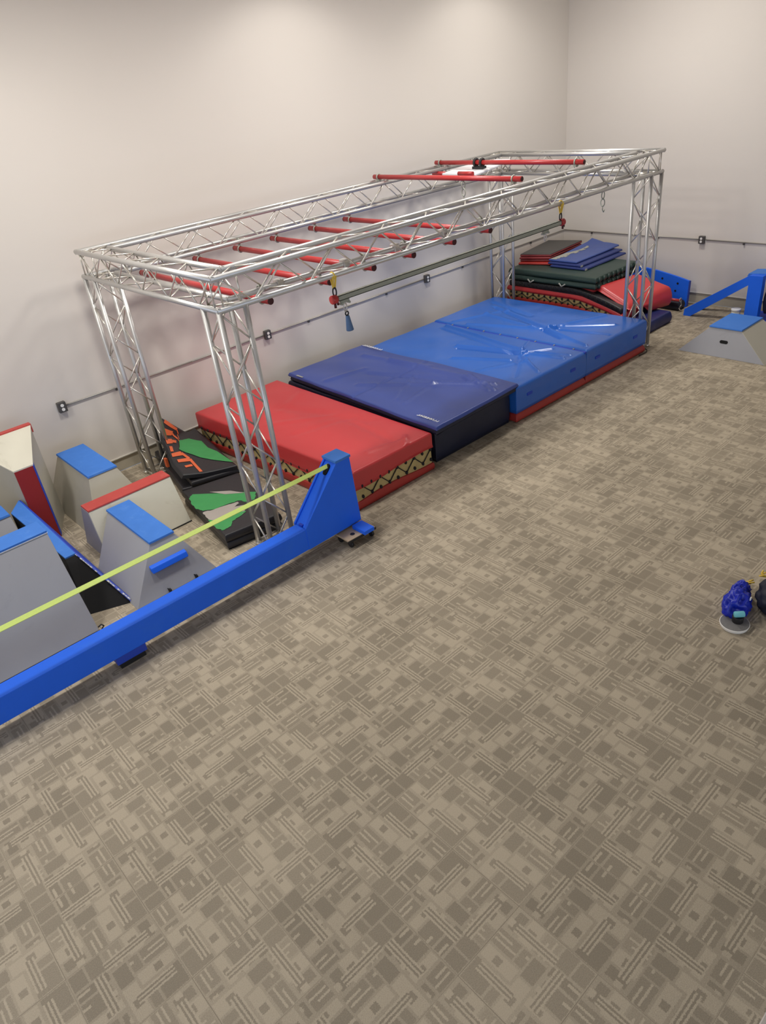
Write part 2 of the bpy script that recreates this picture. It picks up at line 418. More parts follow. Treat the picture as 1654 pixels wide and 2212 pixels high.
# long beams (front, back) run full length; short end beams close the rectangle
for y0 in (YF, YB-S):
    inner_first = (y0 == YF)
    ch = []
    for (y, z) in ((y0, ZT), (y0+S, ZT), (y0+S, ZL), (y0, ZL)):
        inner = (y == y0+S) if inner_first else (y == y0)
        ch.append(((X1+(S if inner else 0), y, z), (X2-(S if inner else 0), y, z)))
    part = truss('truss_beam', [ch[0], ch[1], ch[2], ch[3]], [], frame, ext=.018)
    mb = MB()
    full = [((X1+.03, c[0][1], c[0][2]), (X2-.03, c[0][1], c[0][2])) for c in ch]
    for n_, (i, k) in enumerate([(0, 1), (1, 2), (2, 3), (3, 0)]): lattice(mb, full[i], full[k], .008, .59, n_ % 2)
    mb.build('lattice_bracing', 'rod', part)
for x0, first in ((X1, True), (X2-S, False)):
    ch = []
    for (x, z) in ((x0, ZT), (x0+S, ZT), (x0+S, ZL), (x0, ZL)):
        inner = (x == x0+S) if first else (x == x0)
        ch.append(((x, YF+(S if inner else 0), z), (x, YB-(S if inner else 0), z)))
    part = truss('truss_beam', ch, [], frame, ext=.018)
    mb = MB()
    full = [((c[0][0], YF+.03, c[0][2]), (c[0][0], YB-.03, c[0][2])) for c in ch]
    for n_, (i, k) in enumerate([(0, 1), (1, 2), (2, 3), (3, 0)]): lattice(mb, full[i], full[k], .008, .55, n_ % 2)
    mb.build('lattice_bracing', 'rod', part)
# white connector blocks where modules bolt together on the near inner bottom chord
for x in (-8.33, -7.56, -6.9, -6.2):
    MB().box((x-.035, YF+S-.04, ZL-.03), (x+.035, YF+S+.04, ZL+.045)).build('bolt_block', 'alu', frame, .008)

# red climbing bars under the frame
YI0, YI1 = YF+S, YB-S
barx = [-8.53, -7.86, -7.31, -6.77, -6.17, -5.59]
barlab = ['red climbing bar nearest the left end of the frame, first of six', 'second red climbing bar from the left end of the frame',
          'third red climbing bar from the left end of the frame', 'fourth red climbing bar from the left end of the frame',
          'fifth red climbing bar from the left end of the frame', 'sixth red climbing bar, farthest from the left end, under the frame']
def make_bar(x):
    t = thing('climbing_bar', barlab[0], 'climbing bar', (x, (YI0+YI1)/2, 2.305), 'red climbing bars under the frame')
    MB().tube((x, -2.97, 2.305), (x, -.47, 2.305), .03, 16).build('red_tube', 'redpipe', t)
    for y in (-2.972, -.468):
        MB().tube((x, y-.004, 2.305), (x, y+.004, 2.305), .031, 16).build('end_cap', 'redcap', t)
    for y in (YI0, YI1):
        mb = MB(); mb.ring((x+.0, y, 2.305), .036, .008, 'y', 16, 6); mb.ring((x+.0, y+.02, ZL), .034, .008, 'x', 16, 6)
        mb.tube((x, y, 2.34), (x, y+.01, 2.36), .012, 8); mb.box((x-.012, y-.05, 2.28), (x+.012, y-.035, 2.33))
        mb.build('clamp', 'steel', t)
    return t
b0 = make_bar(barx[0])
for x, l in zip(barx[1:], barlab[1:]):
    c = copy_tree(b0, (x-barx[0], 0, 0)); c['label'] = l
# long bars lying across the top
def top_bar(x, label):
    t = thing('crossbar', label, 'crossbar', (x, -1.6, 2.705), 'red crossbars clamped on top of the frame')
    MB().tube((x, -2.84, 2.705), (x, -.33, 2.705), .03, 16).build('red_tube', 'redpipe', t)
    MB().tube((x, -2.845, 2.705), (x, -2.838, 2.705), .024, 16).build('end_opening_shade', 'redcap', t)  # dark disc painting the shade in the open tube end
    for y in (-2.72, -.42):
        mb = MB(); mb.ring((x, y, 2.705), .036, .010, 'y', 16, 6); mb.box((x-.03, y-.02, 2.655), (x+.03, y+.02, 2.68)); mb.ring((x, y, ZT), .033, .009, 'x', 16, 6) if False else None
        mb.tube((x-.025, y, 2.60), (x-.025, y, 2.74), .006, 6); mb.tube((x+.025, y, 2.60), (x+.025, y, 2.74), .006, 6)
        mb.build('clamp', 'steel', t)
    return t
top_bar(-4.87, 'red crossbar on top of the frame, the nearer of the two long ones')
top_bar(-3.66, 'red crossbar on top of the frame, the farther one carrying black rollers')
# roller handle hung from the far crossbar
t = thing('roller_handle', 'white roller handle with short red grips hanging on the farther crossbar', 'roller handle', (-3.66, -1.17, 2.6))
for y in (-1.10, -1.21):
    mb = MB(); mb.ring((-3.66, y, 2.705), .045, .018, 'y', 24, 8); mb.build('roller', 'black', t)
MB().box((-3.70, -1.25, 2.625), (-3.62, -1.06, 2.66)).build('bracket', 'darksteel', t)
MB().prism([(-3.95, -1.32, 2.57), (-3.95, -.72, 2.58), (-3.55, -.72, 2.61), (-3.1, -1.0, 2.64), (-3.1, -1.25, 2.64), (-3.5, -1.32, 2.61)], (0, 0, .03)).build('white_plate', 'white', t, .008)
MB().tube((-3.9, -.73, 2.60), (-3.9, -.50, 2.60), .027, 12).build('grip', 'redpipe', t)
MB().tube((-3.98, -1.06, 2.615), (-3.98, -1.32, 2.615), .027, 12).build('grip', 'redpipe', t)
# hook hanging under the near crossbar
def hook(loc, label, s=1., m='steel'):
    t = thing('hanging_hook', label, 'hook', loc, 'metal hooks hanging from the frame')
    x, y, z = loc
    mb = MB(); mb.ring((x, y, z), .03*s, .006, 'y', 16, 6, 1, 1.4); mb.ring((x, y, z-.085*s), .028*s, .006, 'x', 16, 6, 1, 1.5); mb.build('ring', m, t)
    mb = MB(); mb.path([(x, y, z-.12*s), (x, y, z-.17*s), (x+.03, y, z-.20*s), (x+.05, y, z-.17*s)], .006, 6); mb.build('hook_end', m, t)
hook((-4.87, -1.95, 2.63), 'pair of pale hooks dangling beneath the nearer long crossbar')
hook((-3.62, YF, 2.33), 'pale metal hook hanging under the front beam near its right end')

# hanging rail with straps and trolleys
RZ = 2.18; RY = -3.1
rail = thing('hanging_rail', 'long grey steel rail slung under the front beam on yellow straps', 'rail', (-6.2, RY, RZ))
mb = MB(); mb.box((-7.9, RY-.024, RZ-.024), (-4.5, RY+.024, RZ-.018)); mb.box((-7.9, RY-.024, RZ-.024), (-4.5, RY-.019, RZ+.024)); mb.box((-7.9, RY+.019, RZ-.024), (-4.5, RY+.024, RZ+.024)); mb.box((-7.9, RY-.024, RZ+.019), (-4.5, RY-.004, RZ+.024)); mb.box((-7.9, RY+.004, RZ+.019), (-4.5, RY+.024, RZ+.024))
mb.build('channel', 'steel', rail)
for x, sx in ((-7.94, -1), (-4.46, 1)):
    mb = MB(); mb.tube((x-.03, RY, RZ), (x+.03, RY, RZ), .04, 16); mb.build('end_stop', 'redpipe', rail, .008)
    mb = MB(); mb.tube((x-.0, RY-.01, RZ-.03), (x-.0, RY-.01, RZ-.075), .012, 8); mb.tube((x+.04, RY, RZ-.02), (x+.04, RY, RZ-.06), .01, 8); mb.build('bolt', 'redcap', rail)
for x, lab in ((-7.92, 'yellow strap with a steel shackle looped over the front beam at its left'), (-4.49, 'yellow strap with a steel shackle looped over the front beam at its right')):
    st = thing('hanging_strap', lab, 'strap', (x, RY, RZ+.1), 'yellow straps holding the rail')
    mb = MB()
    for dx in (-.016, .016): mb.prism([(x+dx-.009, RY-.03, ZL), (x+dx+.009, RY-.03, ZL), (x+dx*.6+.009, RY-.004, RZ+.10), (x+dx*.6-.009, RY-.004, RZ+.10)], (0, .006, 0))
    mb.prism([(x-.012, RY+.03, ZL), (x+.012, RY+.03, ZL), (x+.012, RY+.004, RZ+.10), (x-.012, RY+.004, RZ+.10)], (0, .005, 0))
    mb.ring((x, RY, ZL), .031, .006, 'x', 16, 6); mb.build('webbing_loop', 'yellow', st)
    MB().ring((x, RY, RZ+.065), .02, .007, 'y', 16, 6, 1, 2.).build('shackle', 'darksteel', st)
def trolley(x, cone, label, name):
    t = thing(name, label, 'hanging grip' if cone else 'trolley', (x, RY, RZ-.04))
    mb = MB(); mb.box((x-.05, RY-.012, RZ-.055), (x+.05, RY+.012, RZ-.026)); mb.tube((x-.045, RY-.02, RZ-.06), (x-.045, RY+.02, RZ-.06), .012, 8); mb.tube((x+.045, RY-.02, RZ-.06), (x+.045, RY+.02, RZ-.06), .012, 8)
    mb.build('trolley_plate', 'steel', t)
    MB().ring((x, RY, RZ-.10), .02, .006, 'y', 16, 6, .9, 2.).build('carabiner', 'alu', t)
    if cone:
        MB().ring((x+.008, RY, RZ-.16), .018, .007, 'y', 16, 6).build('eye_ring', 'darksteel', t)
        MB().tube((x+.01, RY, RZ-.18), (x+.02, RY, RZ-.325), .018, 20, .037).build('cone_grip', 'cone', t, .006)
trolley(-7.82, True, 'blue cone-shaped grip hanging at the left end of the grey rail', 'cone_grip')
trolley(-4.78, False, 'small empty trolley hanging near the right end of the grey rail', 'rail_trolley')

# ------------------------------------------------------------------ crash mats under the frame
def netting(mb_root, pts_top, pts_bot, offset, parent):
    mb = MB()
    n = len(pts_top)
    for i in range(n-1):
        a, b = (pts_top[i], pts_bot[i+1]) if i % 2 == 0 else (pts_bot[i], pts_top[i+1])
        mb.tube(Vector(a)+offset, Vector(b)+offset, .006, 6)
    for p in pts_top+pts_bot: mb.ball(Vector(p)+offset, .016, n=8, m=6, sz=1.4)
    mb.build('lacing', 'cord', parent)

RQ = [(-8.07, -3.18), (-6.925, -3.18), (-6.93, -.22), (-8.235, -.22)]
rm = thing('crash_mat', 'bright red crash mat with exposed yellow foam side, nearest mat on the left', 'crash mat', (-7.6, -1.7, 0))
rc = [(-7.25, -2.2, -7.32, -3.0, .05, -.006), (-7.7, -2.95, -7.2, -3.08, .04, .010), (-7.15, -3.0, -7.3, -3.15, .03, .012), (-7.5, -1.1, -7.1, -2.4, .09, -.006),
      (-7.9, -1.4, -7.2, -1.9, .05, .004), (-7.9, -1.9, -7.1, -2.1, .05, -.004), (-7.0, -.9, -7.6, -1.2, .06, .004)]
slab('top_cover', 'redvinyl', RQ, .265, lambda x, y, u, v: .458+.006*math.sin(u*3.1)*math.sin(v*3.1), .025, 60, 110, rm, rc, rbot=-.004,
     zb=lambda x, y, u, v: .255+.025*math.sin(x*4.3+1)*(1 if v < .5 else 0)+.02*math.sin(y*3.1), wob=.0015, side_n=4)
q2 = [(-8.055, -3.165), (-6.94, -3.165), (-6.945, -.235), (-8.22, -.235)]
slab('foam_core', 'foam', q2, .0, .30, .01, 10, 20, rm)
slab('bottom_cover', 'redbase', [(-8.075, -3.185), (-6.925, -3.185), (-6.93, -.22), (-8.24, -.22)], 0, lambda x, y, u, v: .115+.02*math.sin(x*5+2)*(v < .5)+.015*math.sin(y*2.7), .012, 40, 60, rm, bulge=.004)
n = 9; tp = [(-7.98+i*(1.02/(n-1)), -3.172, .262) for i in range(n)]; bt = [(-7.98+i*(1.02/(n-1)), -3.172, .135) for i in range(n)]
netting(None, tp, bt, Vector((0, -.004, 0)), rm)
n = 21; tp = [(-8.06-.165*i/(n-1), -3.1+2.8*i/(n-1), .255) for i in range(n)]; bt = [(p[0], p[1], .13) for p in tp]
netting(None, tp, bt, Vector((-.006, 0, 0)), rm)

def letters(o, ux, uy, n, w, h, z, mb, seed):
    rnd = random.Random(seed); o = Vector(o); ux = Vector(ux); uy = Vector(uy)
    for i in range(n):
        a = o+ux*(i*w*1.25)
        def bar(x0, y0, x1, y1):
            P = [a+ux*(x*w)+uy*(y*h) for x, y in ((x0, y0), (x1, y0), (x1, y1), (x0, y1))]
            mb.prism([(p.x, p.y, z) for p in P], (0, 0, .0012))
        bar(0, 0, .3, 1)
        k = rnd.randrange(4)
        if k != 1: bar(.3, .74, 1, 1)
        if k != 2: bar(.3, 0, 1, .26)
        if k >= 2: bar(.7, 0, 1, 1)
        if k == 0: bar(.3, .4, .8, .6)

nb = thing('crash_mat', 'black-sided thick mat beneath the navy folding mat', 'crash mat', (-6.1, -1.7, 0))
slab('padded_body', 'darknavy', rect(-6.80, -3.10, -5.49, -.28), 0, .406, .03, 20, 40, nb, wob=.005, bulge=.01, side_n=6)
nm = thing('folding_mat', 'navy blue folding mat with white lettering lying between the red and bright blue mats', 'folding mat', (-6.1, -1.7, .42))
NQ = [(-6.905, -3.245), (-5.43, -3.20), (-5.44, -.33), (-6.79, -.31)]
nc = [(-6.0, -2.3, -5.6, -3.0, .05, .012), (-5.72, -1.2, -5.62, -2.5, .06, .009), (-5.62, -2.5, -5.8, -3.05, .03, .009), (-6.6, -2.3, -5.9, -1.9, .03, .007), (-6.65, -2.45, -6.1, -2.35, .03, .007), (-6.55, -1.5, -6.0, -2.35, .045, .009), (-6.2, -1.3, -5.7, -2.6, .06, -.008), (-6.7, -1.0, -6.1, -1.15, .05, .006), (-5.75, -.7, -5.6, -1.9, .07, .008), (-5.55, -2.5, -5.75, -3.1, .03, .012), (-6.84, -1.75, -5.47, -1.70, .018, -.007)]
slab('upper_panel', 'navyvinyl', NQ, .475, lambda x, y, u, v: .525+.012*max(0, u-.8)*5*math.sin(v*6), .02, 60, 110, nm, [(a_, b_, c_, d_, w_*.8, h_*1.5) for a_, b_, c_, d_, w_, h_ in nc], wob=.004, bulge=.006)
slab('lower_panel', 'darknavy', [(-6.89, -3.225), (-5.445, -3.18), (-5.45, -.35), (-6.78, -.33)], .418, .473, .015, 10, 20, nm, bulge=.004)
mb = MB(); letters((-6.80, -3.16, 0), (0, 1, 0), (1, 0, 0), 9, .030, .034, .531, mb, 3)
mb.build('white_lettering', 'white', nm)
mb = MB(); letters((-5.50, -.80, 0), (.0, 1, 0), (1, 0, 0), 9, .037, .04, .537, mb, 3)
mb.build('white_lettering', 'white', nm)
mb = MB(); mb.box((-6.80, -.64, .529), (-6.775, -.50, .5315)); mb.build('tag_label', 'velcro', nm)

BZ = .472
bc1 = [(-4.08, -.75, -4.38, -2.45, .045, .014), (-4.2, -.75, -4.5, -2.4, .03, -.008), (-4.75, -1.55, -4.5, -2.5, .03, -.016), (-4.68, -1.5, -4.42, -2.5, .03, .012),
       (-5.1, -1.8, -4.75, -2.55, .04, .010), (-4.5, -2.5, -4.9, -3.1, .03, .010), (-4.55, -2.55, -5.2, -2.95, .045, -.008), (-4.42, -2.5, -4.1, -2.75, .03, -.010),
       (-4.45, -2.55, -4.35, -3.1, .03, .010), (-4.4, -2.45, -4.05, -2.3, .03, .010), (-4.5, -2.5, -4.42, -2.56, .035, .018), (-4.35, -2.62, -4.2, -3.1, .03, .008), (-5.3, -2.4, -4.6, -2.75, .05, .006)]
bc2 = [(-3.35, -.9, -3.55, -2.0, .05, .010), (-3.5, -2.2, -3.0, -.8, .045, -.012), (-3.5, -2.2, -2.6, -2.6, .05, .012), (-3.5, -2.2, -3.9, -1.0, .05, .010), (-3.52, -2.25, -3.85, -3.1, .035, .012),
       (-3.45, -2.25, -3.3, -3.1, .035, -.010), (-3.5, -2.2, -3.4, -2.3, .035, .018), (-3.3, -2.35, -2.9, -2.95, .04, .010), (-2.8, -.6, -3.1, -1.6, .06, -.008), (-3.9, -.7, -3.0, -1.1, .05, .007), (-3.55, -2.15, -3.75, -2.6, .03, -.014)]
for k, (x0, x1, cr, lab, lab2) in enumerate(((-5.455, -3.99, bc1, 'bright blue crinkled crash mat beside the navy folding mat', 'red padded base under the bright blue mat beside the navy one'),
                                 (-3.975, -2.49, bc2, 'bright blue crinkled crash mat farthest right, against the right-hand truss legs', 'red padded base under the farthest right bright blue mat'))):
    t = thing('crash_mat', lab, 'crash mat', ((x0+x1)/2, -1.8, .13), 'bright blue crash mats')
    slab('padded_body', 'bluevinyl', rect(x0, -3.19, x1, -.38), .125, BZ+.012*k, .035, 110, 190, t, [(a_, b_, c_, d_, w_*.8, h_*1.4) for a_, b_, c_, d_, w_, h_ in cr], wob=.003, bulge=.008, side_n=6, seed=k+3, rbot=0)
    mb = MB()
    for xx in (x0+.25, x1-.3):
        mb.box((xx-.05, -3.206, .30), (xx+.05, -3.198, .335)); 
    mb.build('carry_handle', 'bluetrim', t)
    t2 = thing('base_mat', lab2, 'base mat', ((x0+x1)/2, -1.8, 0), 'red base mats')
    slab('padded_body', 'redbase', rect(x0+.005, -3.185, x1-.005, -.38), 0, .122, .04, 12, 30, t2, bulge=.012, side_n=5, seed=k, rbot=.03)
    if k == 1: MB().path([(x1-.02, -3.17, .05), (x1+.05, -3.17, .03), (x1+.06, -3.2, .012), (x1-.02, -3.235, .01), (x1-.2, -3.225, .01)], .006, 6).build('pull_cord', 'cord', t2)
    if k == 0:
        sv = MB()
        for i in range(24):
            if i % 3: continue
            sv.box((x1-.012, -3.0+i*.105, BZ-.004), (x1+.018, -2.985+i*.105, BZ+.004))
        sv.build('velcro_tab', 'velcro', t)
        s2 = MB(); s2.box((x1-.03, -3.19, BZ-.03), (x1+.012, -.42, BZ-.004)); s2.build('seam_flap', 'bluetrim', t)

# ------------------------------------------------------------------ stack of mats in the far corner
t = thing('floor_mat', 'dark navy padded mat on the floor under the far corner pile', 'mat', (-1.4, -1.5, 0))
slab('padded_body', 'navyfloor', rect(-2.2, -2.84, -1.12, -.3), 0, .19, .03, 12, 30, t, wob=.005, bulge=.012, side_n=5)
# lower arched foam mat
def archz(y): return .53 if y > -1.5 else .53-.22*((-1.5-y)/.95)**1.6
t = thing('crash_mat', 'sagging red foam mat with laced yellow edge at the bottom of the corner pile', 'crash mat', (-1.4, -1.3, .2))
slab('top_cover', 'redvinyl', rect(-1.93, -2.46, -1.40, -.2), .4, lambda x, y, u, v: archz(y)-.02, .03, 10, 40, t, bulge=.008, zb=lambda x, y, u, v: archz(y)-.105)
slab('foam_core', 'foam', rect(-1.91, -2.44, -1.42, -.22), .26, lambda x, y, u, v: archz(y)-.09, .01, 8, 30, t, zb=lambda x, y, u, v: archz(y)-.235)
slab('bottom_cover', 'redbase', rect(-1.94, -2.47, -1.40, -.2), .195, lambda x, y, u, v: archz(y)-.21, .01, 8, 30, t, zb=lambda x, y, u, v: max(.192, archz(y)-.30))
ys = [-2.4+i*.118 for i in range(19)]
netting(None, [(-1.93, y, archz(y)-.125) for y in ys], [(-1.93, y, archz(y)-.195) for y in ys], Vector((0, 0, 0)), t)
# upper red mat with black netting side
def redz(y): 
    tt = max(0, min(1, (y+2.72)/.62)); return .50+.16*math.sin(tt*math.pi/2)
t = thing('crash_mat', 'puffy red mat with a black netted side drooping over the right of the corner pile', 'crash mat', (-1.4, -1.6, .5))
slab('top_cover', 'redvinyl', [(-1.80, -2.50), (-.94, -2.71), (-.80, -.3), (-1.86, -.3)], .3, lambda x, y, u, v: (.40*(1-u)+.53*u)*(1-min(1, v*4.2))+.655*min(1, v*4.2)-.05*min(1, max(0, v-.25)*25), .07, 30, 50, t, bulge=.02,
     zb=lambda x, y, u, v: ((.36*(1-u)+.21*u)*(1-min(1, v*3.6))+.60*min(1, v*3.6)) if u < .5 else .215, side_n=6)
mb = MB()
for i in range(26):
    y = -2.45+i*.085; mb.tube((-1.94, y, archz(y)+.01), (-1.935, y+.05, archz(y)+.075), .008, 6)
mb.build('netting', 'cord', t)
slab('netted_side', 'blackvinyl', rect(-1.935, -2.44, -1.7, -.25), .5, lambda x, y, u, v: archz(y)+.07, .02, 6, 30, t, zb=lambda x, y, u, v: archz(y)-.015)
# green mats
for i, (z0, z1, lab) in enumerate(((.617, .70, 'dark green folding mat, lower of the two in the corner pile'), (.705, .80, 'dark green folding mat directly beneath the blue folded mats'))):
    t = thing('folding_mat', lab, 'folding mat', (-1.3, -1.1, z0), 'dark green mats in the corner pile')
    slab('padded_body', 'greenmat', rect(-1.93+.01*i, -1.955, -.71, -.24), z0, z1, .025, 16, 30, t, wob=.004, bulge=.01, side_n=4, seed=i+8)
    mb = MB()
    for kx in range(9): mb.tube((-1.84+kx*.13, -1.975, z0+.01), (-1.84+kx*.13, -1.972, z1-.008), .022, 8, .016)
    mb.build('gathered_edge', 'greenmat', t)
    if i == 0:
        mb = MB()
        for yy in (-.72, -1.35):
            mb.path([(-1.955, yy+.06, .66), (-1.965, yy, .615), (-1.955, yy-.06, .655)], .012, 6)
        mb.build('carry_handle', 'velcro', t)
# black / dark red folded mats
BQ = [(-1.47, -.755), (-.42, -.66), (-.60, -.07), (-1.66, -.26)]
labs = ['lowest red-edged layer under the charcoal folded mat', 'second red-edged folded layer from the bottom under the charcoal mat', 'third red-edged folded layer under the charcoal mat', 'charcoal folded mat on top at the wall side of the corner pile']
for i in range(4):
    z0 = .803+i*.042; m = 'darkgrey' if i == 3 else ('redbase' if i == 0 else 'darkred')
    d = .02*(i % 2)
    q = [(a+(-.03 if i == 0 and j in (0, 3) else d), b-(.10 if i == 0 and j in (0, 1) else 0)) for j, (a, b) in enumerate(BQ)]
    t = thing('folded_mat', labs[i], 'folding mat', (-1.1, -.45, z0), 'red-edged folded mats on the corner pile')
    slab('padded_body', 'darkred' if i == 3 else m, q, z0, z0+.036 if i == 3 else z0+.038, .012, 8, 8, t, bulge=.004, seed=i)
    if i == 3: slab('charcoal_face', 'darkgrey', q, z0+.030, z0+.044, .008, 8, 8, t)
# blue folded mats
labs = ['lowest royal blue folded mat on the green mats', 'middle royal blue folded mat of the corner pile', 'top royal blue folded mat with a curled corner and pale hook tape']
qs = [rect(-1.62, -1.56, -.42, -.875), rect(-1.58, -1.45, -.36, -.80), rect(-1.535, -1.33, -.27, -.78)]
for i in range(3):
    z0 = .803+i*.036
    t = thing('folded_mat', labs[i], 'folding mat', (-1., -1.1, z0), 'royal blue folded mats on the corner pile')
    if i == 2:
        f = lambda x, y, u, v: z0+.032+.05*max(0, u-.55)*math.sin(v*3.1)+.10*max(0, u-.72)*max(0, v-.55)*6+.03*max(0, u-.6)
        slab('padded_body', 'bluefold', qs[i], z0, f, .012, 24, 20, t, zb=lambda x, y, u, v: f(x, y, u, v)-.03)
        g = lambda x, y: f(x, y, (x+1.535)/1.265, (y+1.33)/.64)
        mb = MB(); rnd = random.Random(4)
        nn = 30
        for k in range(nn):
            u0 = k/nn; xx = -1.52+u0*.95; w = .10+.08*rnd.random()
            yy = -.80-u0*.01; zz = g(xx, yy)+.003
            mb.prism([(xx, yy, zz), (xx, yy-w, g(xx, yy-w)+.003), (xx+.032, yy-w, g(xx+.032, yy-w)+.003), (xx+.032, yy, g(xx+.032, yy)+.003)], (0, 0, .001))
        mb.build('hook_tape', 'velcro', t)
    else:
        slab('padded_body', 'bluefoldshade', qs[i], z0, z0+.034, .012, 10, 10, t, bulge=.004)
        mb = MB(); mb.box((qs[i][0][0]-.006, qs[i][0][1]-.006, z0+.004), (qs[i][0][0]+.05, qs[i][0][1]+.002, z0+.03)); mb.build('hook_tape', 'velcro', t)

# curved blue peg panel against the right wall
t = thing('peg_panel', 'curved-topped blue wooden panel with holes leaning by the right wall', 'climbing panel', (-.28, -2., 0))
top = [(-2.67, .435), (-2.5, .475), (-2.3, .515), (-2.1, .55), (-1.9, .575), (-1.7, .58), (-1.4, .56), (-1.1, .50)]
MB().prism([(-.25, -2.66, 0), (-.25, -1.1, 0)]+[(-.25, y, z) for y, z in top[::-1]], (-.04, 0, 0)).build('board', 'bluepaint', t, .004)
MB().prism([(-.21, -2.66, 0), (-.21, -2.60, 0), (-.21, -2.60, .43), (-.21, -2.67, .42)], (-.05, 0, 0)).build('edge_strip', 'bluetrim', t)
mb = MB()
for (y, z) in ((-2.20, .43), (-2.48, .375), (-2.45, .25), (-1.92, .47), (-2.2, .25)):
    mb.tube((-.288, y, z), (-.294, y, z), .018, 12)
mb.build('peg_hole_shade', 'nearblack', t)  # dark discs painting the shade inside the peg holes
# red pipe and rigging hardware lying by it
t = thing('grip_pipe', 'short red pipe with steel clip by the foot of the blue peg panel', 'pipe', (-.55, -2.55, .1))
MB().tube((-.57, -2.42, .19), (-.57, -2.70, .19), .022, 12).build('red_tube', 'redpipe', t)
mb = MB(); mb.path([(-.57, -2.70, .19), (-.56, -2.72, .12), (-.58, -2.69, .06), (-.56, -2.73, .008)], .009, 6); mb.ring((-.57, -2.70, .20), .03, .008, 'y', 12, 6); mb.build('clip', 'conduit', t)
t = thing('equipment_bag', 'small dark bag on the floor behind the red pipe', 'bag', (-.47, -2.45, 0))
slab('bag_body', 'packdark', rect(-.54, -2.66, -.34, -2.2), 0, .155, .05, 8, 12, t, wob=.008, bulge=.01)

# blue anchor frame at the right edge
t = thing('slackline_anchor', 'blue wooden anchor frame with diagonal brace at the right edge', 'anchor frame', (-.6, -3.6, 0))
def plank_yz(x0, x1, P): return MB().prism([(x0, y, z) for y, z in P], (x1-x0, 0, 0))
plank_yz(-.70, -.62, [(-2.835, 0), (-2.95, 0), (-3.90, .66), (-3.80, .735), (-2.845, .105)]).build('diagonal_brace', 'bluepaint', t, .003)
plank_yz(-.705, -.60, [(-3.80, 0), (-4.0, 0), (-4.0, .74), (-3.80, .735)]).build('post', 'bluepaint', t, .003)
plank_yz(-.60, -.30, [(-3.72, .69), (-4.0, .72), (-4.0, .76), (-3.74, .735)]).build('top_cap', 'bluetop', t, .003)  # lighter blue on top: the light is put into the colour
plank_yz(-.33, -.25, [(-2.85, 0), (-2.95, 0), (-4.4, 1.0), (-4.4, 1.12)]).build('diagonal_brace', 'bluepaint', t, .003)
MB().box((-.72, -4.9, 0), (-.18, -3.72, .07)).build('base_board', 'bluetrim', t, .003)
MB().box((-.34, -4.4, .07), (-.24, -4.25, 1.02)).build('post', 'bluetrim', t, .003)
t = thing('backpack', 'dark padded bag hung behind the blue anchor post at the right edge', 'bag', (-.45, -4.15, .1))
slab('bag_body', 'packdark', rect(-.58, -4.5, -.38, -4.03), .16, .60, .08, 8, 10, t, bulge=.02, wob=.008, side_n=6)
MB().path([(-.59, -4.06, .50), (-.60, -4.1, .56), (-.59, -4.16, .52)], .009, 6).build('strap', 'conduit', t)
t = thing('plastic_cup', 'pale plastic tub on the floor behind the grey trapezoid block', 'tub', (-.62, -3.63, 0))
mb = MB(); mb.tube((-.62, -3.64, 0), (-.62, -3.64, .17), .06, 20, .065); mb.build('tub_body', 'cup', t)
MB().tube((-.62, -3.64, .17), (-.62, -3.64, .195), .072, 20).build('lid', 'white', t, .004)

# grey block, right
def slot(P0, P1, up, nrm, h, parent, depth=.006, m='nearblack'):
    """dark stadium inset from P0 to P1, painting the shade of a hand hole"""
    P0 = Vector(P0); P1 = Vector(P1); up = Vector(up).normalized(); nrm = Vector(nrm).normalized(); d = (P1-P0).normalized()
    pts = []
    for i in range(9):
        a = -math.pi/2+math.pi*i/8; pts.append(P1+d*(h*math.cos(a))+up*(h*math.sin(a)))
    for i in range(9):
        a = math.pi/2+math.pi*i/8; pts.append(P0+d*(h*math.cos(a))+up*(h*math.sin(a)))
    return MB().prism([p-nrm*.02 for p in pts], nrm*(.02+depth*.3)).build('hand_hole_shade', m, parent)
t = thing('jump_block', 'grey trapezoid jump block with a blue top near the right edge', 'jump block', (-1.75, -4.15, 0))
h = .365
MB().frus((-2.19, -4.77, -1.25, -3.55), (-2.055, -4.355, -1.43, -3.925), 0, h).build('body', 'greypaint', t, .004)
MB().frus((-2.07, -4.37, -1.415, -3.91), (-2.065, -4.365, -1.42, -3.915), h, h+.02).build('top_panel', 'bluetop', t, .003)
MB().hexa([(-2.185, -4.775, 0), (-1.255, -4.775, 0), (-1.25, -4.765, 0), (-2.185, -4.765, 0), (-2.055, -4.362, h), (-1.43, -4.362, h), (-1.43, -4.35, h), (-2.055, -4.35, h)]).build('lit_side', 'beigepaint', t)  # overlay on the grey side, its light painted in as beige
slot((-2.118, -4.13, .20), (-2.118, -4.20, .20), (.135, 0, .365), (-.365, 0, .135), .022, t)

# ------------------------------------------------------------------ obstacle blocks, left
t = thing('jump_block', 'beige block with a blue top standing against the wall by the rear truss leg', 'jump block', (-9.85, -.7, 0))
MB().frus((-10.21, -1.40, -9.47, -.02), (-10.01, -1.155, -9.70, -.26), 0, .60).build('body', 'beigepaint', t, .004)
MB().frus((-10.02, -1.165, -9.69, -.25), (-10.015, -1.16, -9.695, -.255), .60, .622).build('top_panel', 'bluetop', t, .003)

